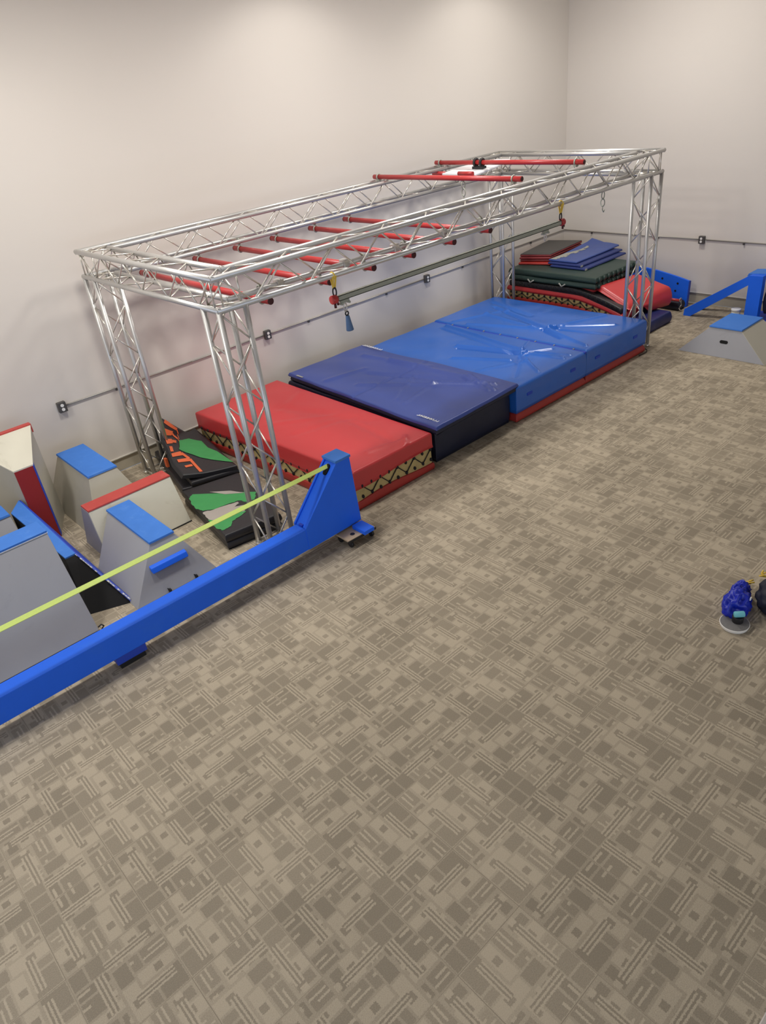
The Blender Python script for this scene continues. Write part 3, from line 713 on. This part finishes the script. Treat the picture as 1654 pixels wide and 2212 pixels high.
t = thing('jump_block', 'white block with a narrow red top between the two blue-topped grey blocks', 'jump block', (-9.8, -1.6, 0))
MB().frus((-10.285, -1.86, -9.34, -1.30), (-10.262, -1.665, -9.352, -1.485), 0, .495).build('body', 'whitepaint', t, .004)
MB().frus((-10.266, -1.67, -9.349, -1.48), (-10.264, -1.667, -9.351, -1.483), .495, .512).build('top_strip', 'redpaint', t, .003)
MB().hexa([(-10.292, -1.855, 0), (-10.285, -1.855, 0), (-10.285, -1.305, 0), (-10.292, -1.305, 0), (-10.268, -1.667, .495), (-10.262, -1.667, .495), (-10.262, -1.483, .495), (-10.268, -1.483, .495)]).build('end_panel', 'greypaint', t)  # grey overlay, shade of the white block's end put into the colour
slot((-10.272, -1.60, .30), (-10.272, -1.545, .30), (0, 0, 1), (-1, 0, 0), .016, t)
mb = MB(); mb.box((-10.29, -1.865, 0), (-9.335, -1.30, .012)); mb.build('bottom_edge', 'black', t)

t = thing('jump_block', 'grey block with a blue top and a blue foothold, nearest the long blue beam', 'jump block', (-9.95, -2.1, 0))
h = .45
MB().frus((-10.455, -2.85, -9.62, -1.95), (-10.10, -2.655, -9.86, -1.72), 0, h).build('body', 'greypaint', t, .004)
MB().frus((-10.11, -2.667, -9.85, -1.71), (-10.105, -2.663, -9.855, -1.714), h, h+.02).build('top_panel', 'bluetop', t, .003)
fy = lambda z: -2.85+.195*z/h
MB().prism([(-10.20, fy(.24)-.002, .235), (-9.83, fy(.24)-.002, .235), (-9.83, fy(.29)-.002, .285), (-10.20, fy(.29)-.002, .285)], (0, -.045, -.012)).build('foothold', 'bluepaint', t, .008)
mb = MB()
for x in (-10.12, -9.84): mb.box((x-.012, -2.865, 0), (x+.012, -2.835, .035)); mb.tube((x, -2.86, .03), (x-.02, -2.862, .06), .006, 6)
mb.build('bracket', 'black', t)

t = thing('ramp_block', 'large grey sloped block with a blue top strip at the lower left edge', 'ramp', (-11.5, -2.5, 0))
def wedge(x0, x1, prof): return MB().prism([(x0, y, z) for y, z in prof], (x1-x0, 0, 0))
wedge(-12.4, -10.825, [(-2.86, .012), (-1.95, .012), (-2.17, .85), (-2.40, .85)]).build('body', 'greypaint', t, .004)
MB().box((-12.4, -2.405, .85), (-10.822, -2.165, .872)).build('top_strip', 'bluetop', t, .003)
MB().box((-12.4, -2.408, .846), (-10.82, -2.4, .8535)).build('chipped_edge', 'chip', t)
MB().box((-12.4, -2.84, 0), (-10.83, -1.97, .012)).build('bottom_edge', 'black', t)
MB().path([(-10.82, -2.84, .03), (-10.79, -2.85, .05), (-10.775, -2.86, .03), (-10.80, -2.86, .012)], .006, 6).build('bracket', 'black', t)

# low blue and black block lying behind the grey ramp
t = thing('jump_block', 'low blue-topped block with a black sloping end, right of the large grey ramp', 'jump block', (-10.65, -1.4, 0))
h = .34
top = [(-10.70, -2.05, h), (-10.60, -2.05, h), (-10.67, -.87, .53), (-10.82, -1.09, .53)]
bot = [(-10.80, -2.55), (-10.44, -2.70), (-10.63, -.96), (-10.82, -1.09)]
MB().hexa([(x, y, 0) for x, y in bot]+top).build('body', 'nearblack', t)
MB().hexa(top+[(x, y, z+.015) for x, y, z in top]).build('top_strip', 'bluetop', t)
A, B = Vector((-10.60, -2.05, h)), Vector((-10.44, -2.70, .03))
mb = MB()
for i in range(22):
    p = A.lerp(B, i/22); q = A.lerp(B, (i+.9)/22)
    if random.random() < .6: mb.tube(p+Vector((-.004, 0, .006)), q+Vector((-.004, 0, .006)), .004+.004*random.random(), 5)
mb.build('chipped_edge', 'chip', t)
MB().hexa([(-10.44, -2.72, 0), (-10.415, -2.72, 0), (-10.615, -.95, 0), (-10.635, -.95, 0), (-10.605, -2.05, h+.012), (-10.59, -2.05, h+.012), (-10.655, -.87, .54), (-10.67, -.87, .54)]).build('side_board', 'bluetrim', t)

t = thing('jump_block', 'small grey block with a blue top at the left edge behind the large ramp', 'jump block', (-11.1, -1.2, 0))
MB().frus((-11.5, -1.5, -10.83, -.6), (-11.3, -1.235, -10.86, -.98), 0, .59).build('body', 'greypaint', t, .004)
MB().frus((-11.31, -1.245, -10.855, -.965), (-11.305, -1.24, -10.86, -.97), .59, .612).build('top_panel', 'bluetop', t, .003)

# tall white and red block standing on end
t = thing('jump_block', 'tall white block with a red edge standing on end at the left by the wall', 'jump block', (-10.5, -.7, 0))
za, zb_ = .87, 1.09
P = [(-10.62, -.93, 0), (-10.43, -.93, 0), (-10.205, -.45, 0), (-10.845, -.45, 0)]
MB().hexa(P+[(-10.62, -.93, za), (-10.43, -.93, za), (-10.205, -.45, zb_), (-10.845, -.45, zb_)]).build('body', 'beigepaint', t, .004)
MB().hexa([(-10.62, -.945, 0), (-10.43, -.945, 0), (-10.43, -.93, 0), (-10.62, -.93, 0), (-10.62, -.945, za), (-10.43, -.945, za), (-10.43, -.93, za), (-10.62, -.93, za)]).build('red_strip', 'redshade', t)
MB().hexa([(-10.432, -.948, .02), (-10.425, -.948, .02), (-10.405, -.90, .02), (-10.43, -.93, .02), (-10.432, -.948, za), (-10.425, -.948, za), (-10.405, -.90, za+.02), (-10.43, -.93, za)]).build('edge_trim', 'bluetrim', t)
MB().hexa([(-10.625, -.945, za), (-10.425, -.945, za), (-10.2, -.45, zb_), (-10.85, -.45, zb_), (-10.625, -.945, za+.014), (-10.425, -.945, za+.014), (-10.2, -.45, zb_+.014), (-10.85, -.45, zb_+.014)]).build('end_panel', 'whitepaint', t)
MB().hexa([(-10.86, -.45, zb_-.07), (-10.19, -.45, zb_-.07), (-10.19, -.38, zb_-.07), (-10.86, -.38, zb_-.07), (-10.86, -.45, zb_+.03), (-10.19, -.45, zb_+.03), (-10.19, -.38, zb_+.03), (-10.86, -.38, zb_+.03)]).build('red_edge', 'redpaint', t, .006)
MB().hexa([(-10.845, -.45, 0), (-10.205, -.45, 0), (-10.205, -.385, 0), (-10.845, -.385, 0), (-10.845, -.45, zb_-.07), (-10.205, -.45, zb_-.07), (-10.205, -.385, zb_-.07), (-10.845, -.385, zb_-.07)]).build('base_board', 'beigepaint', t)
nn = Vector((0, -.22, .48)).normalized()
slot((-10.60, -.66, .987+.016), (-10.45, -.66, .987+.016), (0, .48, .22), nn, .018, t, .004)

# ------------------------------------------------------------------ black mats by the rear leg
t = thing('folding_mat', 'black folding mat with green and grey patches on the floor by the near truss leg', 'folding mat', (-9.0, -2.2, 0))
FQ = [(-9.385, -2.70), (-8.755, -2.84), (-8.55, -1.64), (-9.20, -1.48)]
def shrink(q, d):
    c = sum((Vector(p) for p in q), Vector((0, 0)))/4; return [tuple(Vector(p)+(c-Vector(p)).normalized()*d) for p in q]
FQ = [(-9.385, -2.70), (-8.78, -2.80), (-8.55, -1.64), (-9.20, -1.48)]
slab('lower_panel', 'blackvinyl', shrink(FQ, .015), 0, .088, .02, 10, 14, t, bulge=.006)
slab('upper_panel', 'blackvinyl', FQ, .092, .182, .02, 14, 20, t, bulge=.006)
def patch(pts, z, m, name, parent, jag=0, th=.002):
    return MB().prism([(x, y, z) for x, y in pts], (0, 0, th)).build(name, m, parent)
def jagged(pts, a, seed, sub=5):
    rnd = random.Random(seed); out = []
    for i in range(len(pts)):
        p = Vector(pts[i]); q = Vector(pts[(i+1) % len(pts)]); d = q-p; n_ = Vector((-d.y, d.x)).normalized()
        for k in range(sub):
            o = p.lerp(q, k/sub)+(n_*rnd.uniform(-a, a) if k else Vector((0, 0))); out.append((o.x, o.y))
    return out
g1 = [(-9.239, -1.715), (-9.164, -1.659), (-8.681, -2.212), (-8.779, -2.325), (-8.857, -2.341), (-8.907, -2.215), (-8.998, -2.185), (-9.174, -2.156), (-9.276, -2.079), (-9.3, -1.991), (-9.286, -1.893)]
g2 = [(-9.295, -2.111), (-9.174, -2.156), (-8.936, -2.225), (-8.938, -2.263), (-9.03, -2.29), (-8.889, -2.357), (-9.032, -2.49), (-9.15, -2.494), (-9.177, -2.404), (-9.317, -2.359), (-9.324, -2.268)]
g3 = [(-9.337, -2.289), (-9.296, -2.359), (-9.149, -2.358), (-9.071, -2.404), (-8.997, -2.456), (-8.99, -2.475), (-9.096, -2.51), (-9.189, -2.524), (-9.256, -2.597), (-9.345, -2.595), (-9.365, -2.537), (-9.355, -2.374)]
patch(jagged(g1, .008, 1), .182, 'greenfab', 'green_patch', t)
patch(jagged(g2, .008, 2), .1825, 'greyfab', 'grey_patch', t)
patch(jagged(g3, .008, 3), .1832, 'greenfab', 'green_patch', t)
patch([(-9.014, -1.779), (-8.852, -1.952), (-8.78, -2.123), (-8.931, -1.971)], .1845, 'greyfab', 'grey_patch', t)

t = thing('floor_mat', 'plain black mat lying under the curled orange-striped mat', 'mat', (-8.7, -.9, 0))
slab('padded_body', 'blackvinyl', [(-9.13, -1.33), (-8.52, -1.60), (-8.25, -.10), (-8.85, -.10)], 0, .12, .02, 10, 14, t, bulge=.006)
slab('upper_fold', 'blackvinyl', [(-9.03, -1.40), (-8.50, -1.57), (-8.26, -.12), (-8.82, -.25)], .122, .185, .02, 10, 14, t, bulge=.006)
# curled mat: left flap rises toward the wall, inner face striped orange
t = thing('folding_mat', 'black mat with green patch and curled flap striped in orange, beside the rear truss leg', 'folding mat', (-8.6, -.8, .19))
def curl(u, v):     # u across from outer flap edge (0) over fold (.35) to the right edge (1); v front->back
    fo = [Vector((-9.07, -1.33, .27)), Vector((-9.02, -1.02, .31)), Vector((-8.96, -.84, .385)), Vector((-8.89, -.58, .47)), Vector((-8.735, -.36, .60))]
    fi = [Vector((-8.87, -1.42, .235)), Vector((-8.79, -1.02, .25)), Vector((-8.70, -.60, .29)), Vector((-8.60, -.36, .32)), Vector((-8.48, -.26, .31))]
    ri = [Vector((-8.51, -1.57, .225)), Vector((-8.45, -1.2, .225)), Vector((-8.38, -.85, .225)), Vector((-8.31, -.45, .225)), Vector((-8.26, -.14, .225))]
    def L(A):
        s = v*4; i = min(3, int(s)); f = s-i; return A[i].lerp(A[i+1], f)
    a, b, c = L(fo), L(fi), L(ri)
    if u < .4: return a.lerp(b, u/.4)
    f = (u-.4)/.6; p = b.lerp(c, f); p.z = b.z+(c.z-b.z)*(1-(1-f)**3); return p
mb = MB(); NU, NV = 26, 24; th = .045; G = []
for side in (0, 1):
    g_ = []
    for i in range(NV+1):
        row = []
        for k in range(NU+1):
            u = k/NU; p = curl(u, i/NV); lean = max(0, 1-u/.4)
            n_ = Vector((-.8*lean, .25*lean, -1)).normalized() if side else Vector((0, 0, 0))
            row.append(mb.bm.verts.new(p+n_*th))
        g_.append(row)
    G.append(g_)
for s_ in (0, 1):
    for i in range(NV):
        for k in range(NU):
            f_ = mb.face([G[s_][i][k], G[s_][i][k+1], G[s_][i+1][k+1], G[s_][i+1][k]])
            if f_: f_.smooth = True
for i in range(NV):
    for k in (0, NU): mb.face([G[0][i][k], G[0][i+1][k], G[1][i+1][k], G[1][i][k]])
for k in range(NU):
    for i in (0, NV): mb.face([G[0][i][k], G[0][i][k+1], G[1][i][k+1], G[1][i][k]])
mb.build('mat_body', 'blackvinyl', t)
def on_curl(poly, m, name, lift=.004, sub=6):
    # polygon in (u,v): split as fan-free strip of quads given as list of (u0,u1,v0,v1) cells
    mb = MB()
    for (u0, v0, u1, v1, w) in poly:
        n_ = 10
        pts = [(u0+(u1-u0)*i/n_, v0+(v1-v0)*i/n_) for i in range(n_+1)]
        dx, dy = u1-u0, (v1-v0); L = math.hypot(dx, dy*1.4)+1e-6; nx_, ny_ = -dy/L*w, dx/L*w
        prev = None
        for (u, v) in pts:
            A_ = curl(min(1, max(0, u+nx_)), min(1, max(0, v+ny_)))+Vector((.003, -.001, lift)); B_ = curl(min(1, max(0, u-nx_)), min(1, max(0, v-ny_)))+Vector((.003, -.001, lift))
            a = mb.bm.verts.new(A_); b = mb.bm.verts.new(B_)
            if prev: mb.face([prev[0], a, b, prev[1]])
            prev = (a, b)
    return mb.build(name, m, t)
on_curl([(.04, .98, .30, .93, .035), (.30, .93, .385, .80, .014), (.385, .80, .40, .64, .010), (.05, .82, .24, .80, .05), (.24, .80, .36, .66, .022), (.36, .66, .40, .56, .010),
         (.04, .66, .20, .64, .045), (.20, .64, .30, .60, .03), (.05, .52, .13, .50, .05), (.03, .40, .28, .38, .035), (.28, .38, .37, .27, .035), (.37, .27, .38, .03, .045), (.10, .27, .34, .26, .028), (.16, .15, .32, .16, .018)], 'orange', 'orange_stripe')
def green_blob(uvs, name):
    mb = MB(); 
    pts = [curl(u, v)+Vector((0, 0, .005)) for u, v in uvs]
    c = sum(pts, Vector((0, 0, 0)))/len(pts); c.z = max(p.z for p in pts)*.5+c.z*.5
    cv = mb.bm.verts.new(c+Vector((0, 0, .004))); vs = [mb.bm.verts.new(p) for p in pts]
    for i in range(len(vs)): mb.face([cv, vs[i], vs[(i+1) % len(vs)]])
    return mb
def blob_pts(P, z, name):
    # dense patch on the flat right part
    return MB().prism([(x, y, z) for x, y in P], (0, 0, .002)).build(name, 'greenfab', t)
def conform(P, name, m='greenfab'):
    # triangulate finely and project on the mat body by nearest-point in (u,v)
    samples = [(k/60, i/60) for i in range(61) for k in range(61)]
    S3 = [(curl(u, v), u, v) for u, v in samples]
    def hz(x, y):
        best = sorted(S3, key=lambda s: (s[0].x-x)**2+(s[0].y-y)**2)[:3]; return sum(b[0].z for b in best)/3
    bm = bmesh.new(); vs = [bm.verts.new((x, y, 0)) for x, y in P]; bm.faces.new(vs)
    bmesh.ops.triangulate(bm, faces=bm.faces[:]); 
    for _ in range(3): bmesh.ops.subdivide_edges(bm, edges=bm.edges[:], cuts=1, use_grid_fill=True)
    bmesh.ops.triangulate(bm, faces=bm.faces[:])
    for v in bm.verts: v.co.z = hz(v.co.x, v.co.y)+.006
    mb = MB(); mb.bm.free(); mb.bm = bm
    for f in bm.faces: f.smooth = True
    return mb.build(name, m, t)
conform([(-8.79, -.74), (-8.74, -.66), (-8.66, -.50), (-8.50, -.43), (-8.42, -.60), (-8.47, -.84), (-8.455, -1.031), (-8.49, -1.46), (-8.605, -1.21), (-8.68, -1.02), (-8.71, -.90)], 'green_patch')
t = thing('strap_tab', 'small orange strap tab poking out at the foot of the rear truss leg', 'strap', (-9.0, -.9, 0))
MB().box((-8.985, -.72, .14), (-8.955, -.67, .25)).build('tab', 'orange', t)

# ------------------------------------------------------------------ long blue slackline rig
t = thing('slackline_rig', 'long blue wooden beam with an upright end post along the left foreground', 'slackline rig', (-9.5, -3.43, .13))
MB().box((-13.2, -3.505, .13), (-8.95, -3.35, .355)).build('beam', 'bluepaint', t, .006)
prof = [(-8.955, .13), (-8.30, .14), (-8.335, .86), (-8.495, .86), (-8.955, .36)]
MB().prism([(x, -3.51, z) for x, z in prof], (0, .022, 0)).build('side_board', 'bluepaint', t, .003)
MB().prism([(x, -3.34, z) for x, z in prof], (0, .022, 0)).build('side_board', 'bluepaint', t, .003)
MB().prism([(x+.012, -3.49, z-.012*(z > .3)) for x, z in prof], (0, .152, 0)).build('core', 'bluepaint', t, .003)
MB().box((-8.51, -3.52, .858), (-8.325, -3.312, .885)).build('cap', 'bluetop', t, .004)  # same blue paint, drawn lighter with the top light in its colour
u = Vector((.46, 0, .50)).normalized()
slot(Vector((-8.495, -3.415, .845))-u*.11, Vector((-8.495, -3.415, .845))-u*.05, (0, 1, 0), (-u.z, 0, u.x), .026, t, .02)
MB().box((-8.95, -3.44, .353), (-8.925, -3.39, .372)).build('slot_block', 'bluetrim', t)
MB().box((-8.48, -3.46, .76), (-8.44, -3.37, .84)).build('anchor_block', 'wood', t)
MB().box((-10.92, -3.49, .05), (-10.66, -3.36, .13)).build('support_foot', 'bluetrim', t, .004)
MB().box((-10.90, -3.48, 0), (-10.68, -3.37, .05)).build('support_pad', 'black', t)
wl = thing('slackline', 'lime green webbing stretched above the blue beam to its end post', 'slackline', (-10.5, -3.41, .81))
mb = MB(); n = 12
mb.prism([(-8.47, -3.428, .800), (-8.47, -3.394, .822), (-13.0, -3.394, .822), (-13.0, -3.428, .800)], (0, 0, .004)); mb.build('webbing', 'webbing', wl)
# far end post of the same rig, outside the frame on the left, keeps the webbing anchored
prof2 = [(-13.2, .13), (-12.75, .13), (-12.75, .36), (-12.98, .86), (-13.16, .86)]
MB().prism([(x, -3.51, z) for x, z in prof2], (0, .19, 0)).build('side_board', 'bluepaint', t, .003)
# dolly under the post
d = thing('dolly', 'small plywood dolly on black casters under the blue end post', 'dolly', (-8.44, -3.52, 0))
MB().prism([(-8.60, -3.45, .085), (-8.605, -3.665, .085), (-8.27, -3.675, .085), (-8.25, -3.42, .085)], (0, 0, .022)).build('platform', 'wood', d, .003)
MB().tube((-8.50, -3.60, .108), (-8.50, -3.60, .1095), .024, 20).build('finger_hole_shade', 'black', d)  # black disc painted as the shade of a finger hole
MB().box((-8.44, -3.72, .1075), (-8.315, -3.53, .15)).build('chock', 'bluepaint', d, .004)
mb = MB(); mb.prism([(-8.61, -3.67, .075), (-8.262, -3.68, .075), (-8.262, -3.672, .075), (-8.61, -3.662, .075)], (0, 0, .025)); mb.build('rubber_edge', 'black', d)
for (x, y) in ((-8.555, -3.63), (-8.30, -3.64), (-8.56, -3.48), (-8.29, -3.46)):
    mb = MB(); mb.tube((x-.012, y, .032), (x+.012, y, .032), .032, 16); mb.box((x-.018, y-.015, .05), (x+.018, y+.015, .085)); mb.tube((x-.016, y, .032), (x+.016, y, .032), .012, 10)
    mb.build('caster', 'black', d)
    
# ------------------------------------------------------------------ bags at the right edge
t = thing('nylon_bag', 'crumpled royal blue nylon bag on the carpet at the right edge', 'bag', (-7.2, -6.8, 0))
import mathutils
def crumple(mb, c, r, sx, sy, sz, amp, seed, n=40, m=26):
    c = Vector(c)
    start = len(mb.bm.verts)
    mt = Matrix.Translation((0, 0, 0))
    vs = bmesh.ops.create_uvsphere(mb.bm, u_segments=n, v_segments=m, radius=1)['verts']
    for v in vs:
        d = v.co.normalized(); q_ = d*2.1+Vector((seed*3.1, seed, 0))
        k = 1+amp*(1-3*abs(mathutils.noise.noise(q_*.9)))*.7+amp*.35*mathutils.noise.noise(q_*2.6)
        p = Vector((d.x*sx, d.y*sy, d.z*sz))*r*k
        v.co = c+p
        if v.co.z < .002: v.co.z = .002
        for f in v.link_faces: f.smooth = True
mb = MB(); crumple(mb, (-7.23, -6.75, .08), .1, 1.25, .85, 1.1, .35, 1); mb.build('bag_body', 'bagblue', t)
mb = MB(); crumple(mb, (-7.08, -6.71, .08), .075, 1.1, .8, 1.2, .35, 4); mb.build('bag_neck', 'bagblue', t)
MB().box((-7.235, -6.845, .165), (-7.22, -6.838, .19)).build('tag_label', 'white', t)
t = thing('backpack', 'dark backpack with yellow cords cut off by the right edge', 'backpack', (-6.9, -6.85, 0))
mb = MB(); crumple(mb, (-6.98, -6.97, .12), .17, 1.15, .9, .85, .2, 7); mb.build('bag_body', 'packdark', t)
mb = MB(); rnd = random.Random(3)
for c in ((-6.93, -6.725, .10), (-6.83, -6.775, .13)):
    pts = [Vector(c)+Vector((rnd.uniform(-.035, .035), rnd.uniform(-.03, .03), rnd.uniform(-.02, .03))) for _ in range(9)]
    mb.path(pts, .0065, 6)
mb.build('yellow_cord', 'yellow', t)
mb = MB(); mb.path([(-7.14, -6.93, .18), (-7.09, -6.92, .215), (-7.02, -6.92, .245)], .004, 6); mb.path([(-7.17, -6.99, .09), (-7.12, -7.05, .08), (-7.04, -7.10, .07)], .004, 6); mb.build('piping', 'white', t)
t = thing('grip_disc', 'round grey disc with a white rim lying in front of the blue bag', 'disc', (-7.385, -6.82, 0))
MB().tube((-7.385, -6.815, 0), (-7.385, -6.815, .032), .098, 40, .108).build('rim', 'discwhite', t, .003)
MB().tube((-7.385, -6.815, .032), (-7.385, -6.815, .035), .102, 40).build('grip_surface', 'discgrey', t)
t = thing('foam_roller', 'small teal roll standing on a black tin on the grey disc', 'roller', (-7.38, -6.84, .025))
MB().tube((-7.365, -6.825, .0355), (-7.365, -6.825, .09), .040, 24, .042).build('tin', 'black', t, .004)
MB().tube((-7.400, -6.805, .114), (-7.345, -6.86, .114), .024, 20).build('teal_roll', 'teal', t, .01)

# ------------------------------------------------------------------ lamps
def lamp(x, y, e, col=(1, .965, .915), ang=150, sz=.35, blend=.35, area=0):
    t = thing('ceiling_lamp', 'round downlight hanging high under the ceiling, out of the picture', 'ceiling light', (x, y, ZC-.3), 'ceiling downlights')
    mb = MB(); mb.tube((x, y, ZC-.02), (x, y, ZC-.3), .01, 8); mb.tube((x, y, ZC-.3), (x, y, ZC-.42), .08, 24, .24, cap=True); mb.build('housing', 'lamp_body', t)
    if area:
        L = bpy.data.lights.new('ceiling_lamp', 'AREA'); L.shape = 'DISK'; L.size = area
    else:
        L = bpy.data.lights.new('ceiling_lamp', 'SPOT'); L.spot_size = math.radians(ang); L.spot_blend = blend; L.shadow_soft_size = sz
    L.energy = e; L.color = col
    o = bpy.data.objects.new('lamp_light', L); COL.objects.link(o); o.location = (x, y, ZC-.46)
    o.parent = t; o.matrix_parent_inverse = Matrix.Translation(t.location).inverted()
for x in (-2.4, -5.8, -10.6):
    lamp(x, -1.0, 38, ang=136, blend=.45, sz=.12)
for x in (-2.3, -5.8, -9.3, -12.8):
    lamp(x, -2.5, 100, area=.7)
# daylight from a big window in the left wall
fr = MB(); W = (-13., -2.2, 1.0, 4.2)
fr.box((-15.99, W[0], W[2]), (-15.95, W[1], W[2]+.06)); fr.box((-15.99, W[0], W[3]-.06), (-15.95, W[1], W[3]))
for y in (W[0], (W[0]+W[1])/2-.03, W[1]-.06): fr.box((-15.99, y, W[2]), (-15.95, y+.06, W[3]))
struct(fr.build('window_1', 'whitepaint'))
L = bpy.data.lights.new('daylight_fill', 'AREA'); L.shape = 'RECTANGLE'; L.size = 9.; L.size_y = 3.; L.energy = 150; L.color = (.60, .74, 1.)
o = bpy.data.objects.new('daylight_fill_area', L); COL.objects.link(o); o.location = (-15.9, (W[0]+W[1])/2, 2.6); o.rotation_euler = (math.radians(90), 0, math.radians(-90))
# invented glazing under the balcony, added as fill for camera-facing sides
fr = MB(); fr.box((-14.5, -13.99, .1), (-3, -13.95, .16)); fr.box((-14.5, -13.99, 2.05), (-3, -13.95, 2.11))
for x in (-14.5, -11.6, -8.7, -5.9, -3.06): fr.box((x, -13.99, .1), (x+.06, -13.95, 2.11))
struct(fr.build('added_window', 'whitepaint'))
L = bpy.data.lights.new('daylight_fill', 'AREA'); L.shape = 'RECTANGLE'; L.size = 11.; L.size_y = 1.9; L.energy = 150; L.color = (.72, .83, 1.)
o = bpy.data.objects.new('daylight_fill_area', L); COL.objects.link(o); o.location = (-8.75, -13.9, 1.1); o.rotation_euler = (math.radians(90), 0, 0)
wd = bpy.data.worlds.new('World'); scn.world = wd; wd.use_nodes = True
wd.node_tree.nodes['Background'].inputs[0].default_value = (.6, .7, .9, 1); wd.node_tree.nodes['Background'].inputs[1].default_value = .3

# details hang under the part they sit on
HOST = {'socket': 'metal_box', 'white_lettering': 'upper_panel', 'tag_label': 'upper_panel', 'velcro_tab': 'padded_body', 'seam_flap': 'padded_body', 'carry_handle': 'padded_body',
        'gathered_edge': 'padded_body', 'lacing': 'foam_core', 'peg_hole_shade': 'board', 'edge_strip': 'board', 'chipped_edge': 'top_strip', 'end_opening_shade': 'red_tube', 'end_cap': 'red_tube',
        'bolt': 'end_stop', 'orange_stripe': 'mat_body', 'green_patch': ('mat_body', 'upper_panel'), 'grey_patch': 'upper_panel', 'finger_hole_shade': 'platform', 'rubber_edge': 'platform', 'foothold': 'body',
        'charcoal_face': 'padded_body', 'hook_tape': 'padded_body', 'slot_block': 'beam', 'hand_hole_shade': ('end_panel', 'core', 'body'), 'grip_surface': 'rim', 'roller': 'bracket', 'pull_cord': 'padded_body'}
def centre(o):
    c = sum((Vector(b) for b in o.bound_box), Vector((0, 0, 0)))/8; return c
for root in [o for o in COL.objects if o.parent is None and o.type == 'EMPTY']:
    kids = [k for k in root.children]
    for k in kids:
        base = k.name.split('.')[0]
        if base not in HOST: continue
        want = HOST[base] if isinstance(HOST[base], tuple) else (HOST[base],)
        for w in want:
            c = [q for q in kids if q.name.split('.')[0] == w and q is not k]
            if c:
                best = min(c, key=lambda q: (centre(q)-centre(k)).length)
                inv = k.matrix_parent_inverse.copy(); bi = (root.matrix_basis @ best.matrix_parent_inverse @ best.matrix_basis).inverted()
                k.parent = best; k.matrix_parent_inverse = bi @ root.matrix_basis @ inv
                break

# ------------------------------------------------------------------ camera
cam = bpy.data.cameras.new('camera'); co = bpy.data.objects.new('camera', cam); COL.objects.link(co)
R = Matrix(((0.7322, -0.6725, -0.108), (-0.4207, -0.3217, -0.8482), (0.5357, 0.6665, -0.5185)))
right = Vector(R[0]).normalized(); back = (-Vector(R[2])).normalized(); right = (right-back*right.dot(back)).normalized(); up = back.cross(right)
mw = Matrix((right, up, back)).transposed().to_4x4(); mw.translation = Vector((-11.9331, -8.3864, 3.8791))
co.matrix_world = mw
cam.sensor_fit = 'VERTICAL'; cam.sensor_height = 36; cam.lens = 1547.3248*36/2212; cam.clip_start = .02
scn.camera = co
scn.view_settings.view_transform = 'Standard'; scn.view_settings.look = 'None'; scn.view_settings.gamma = 1; scn.view_settings.exposure = 0.0
scn.view_settings.use_curve_mapping = False
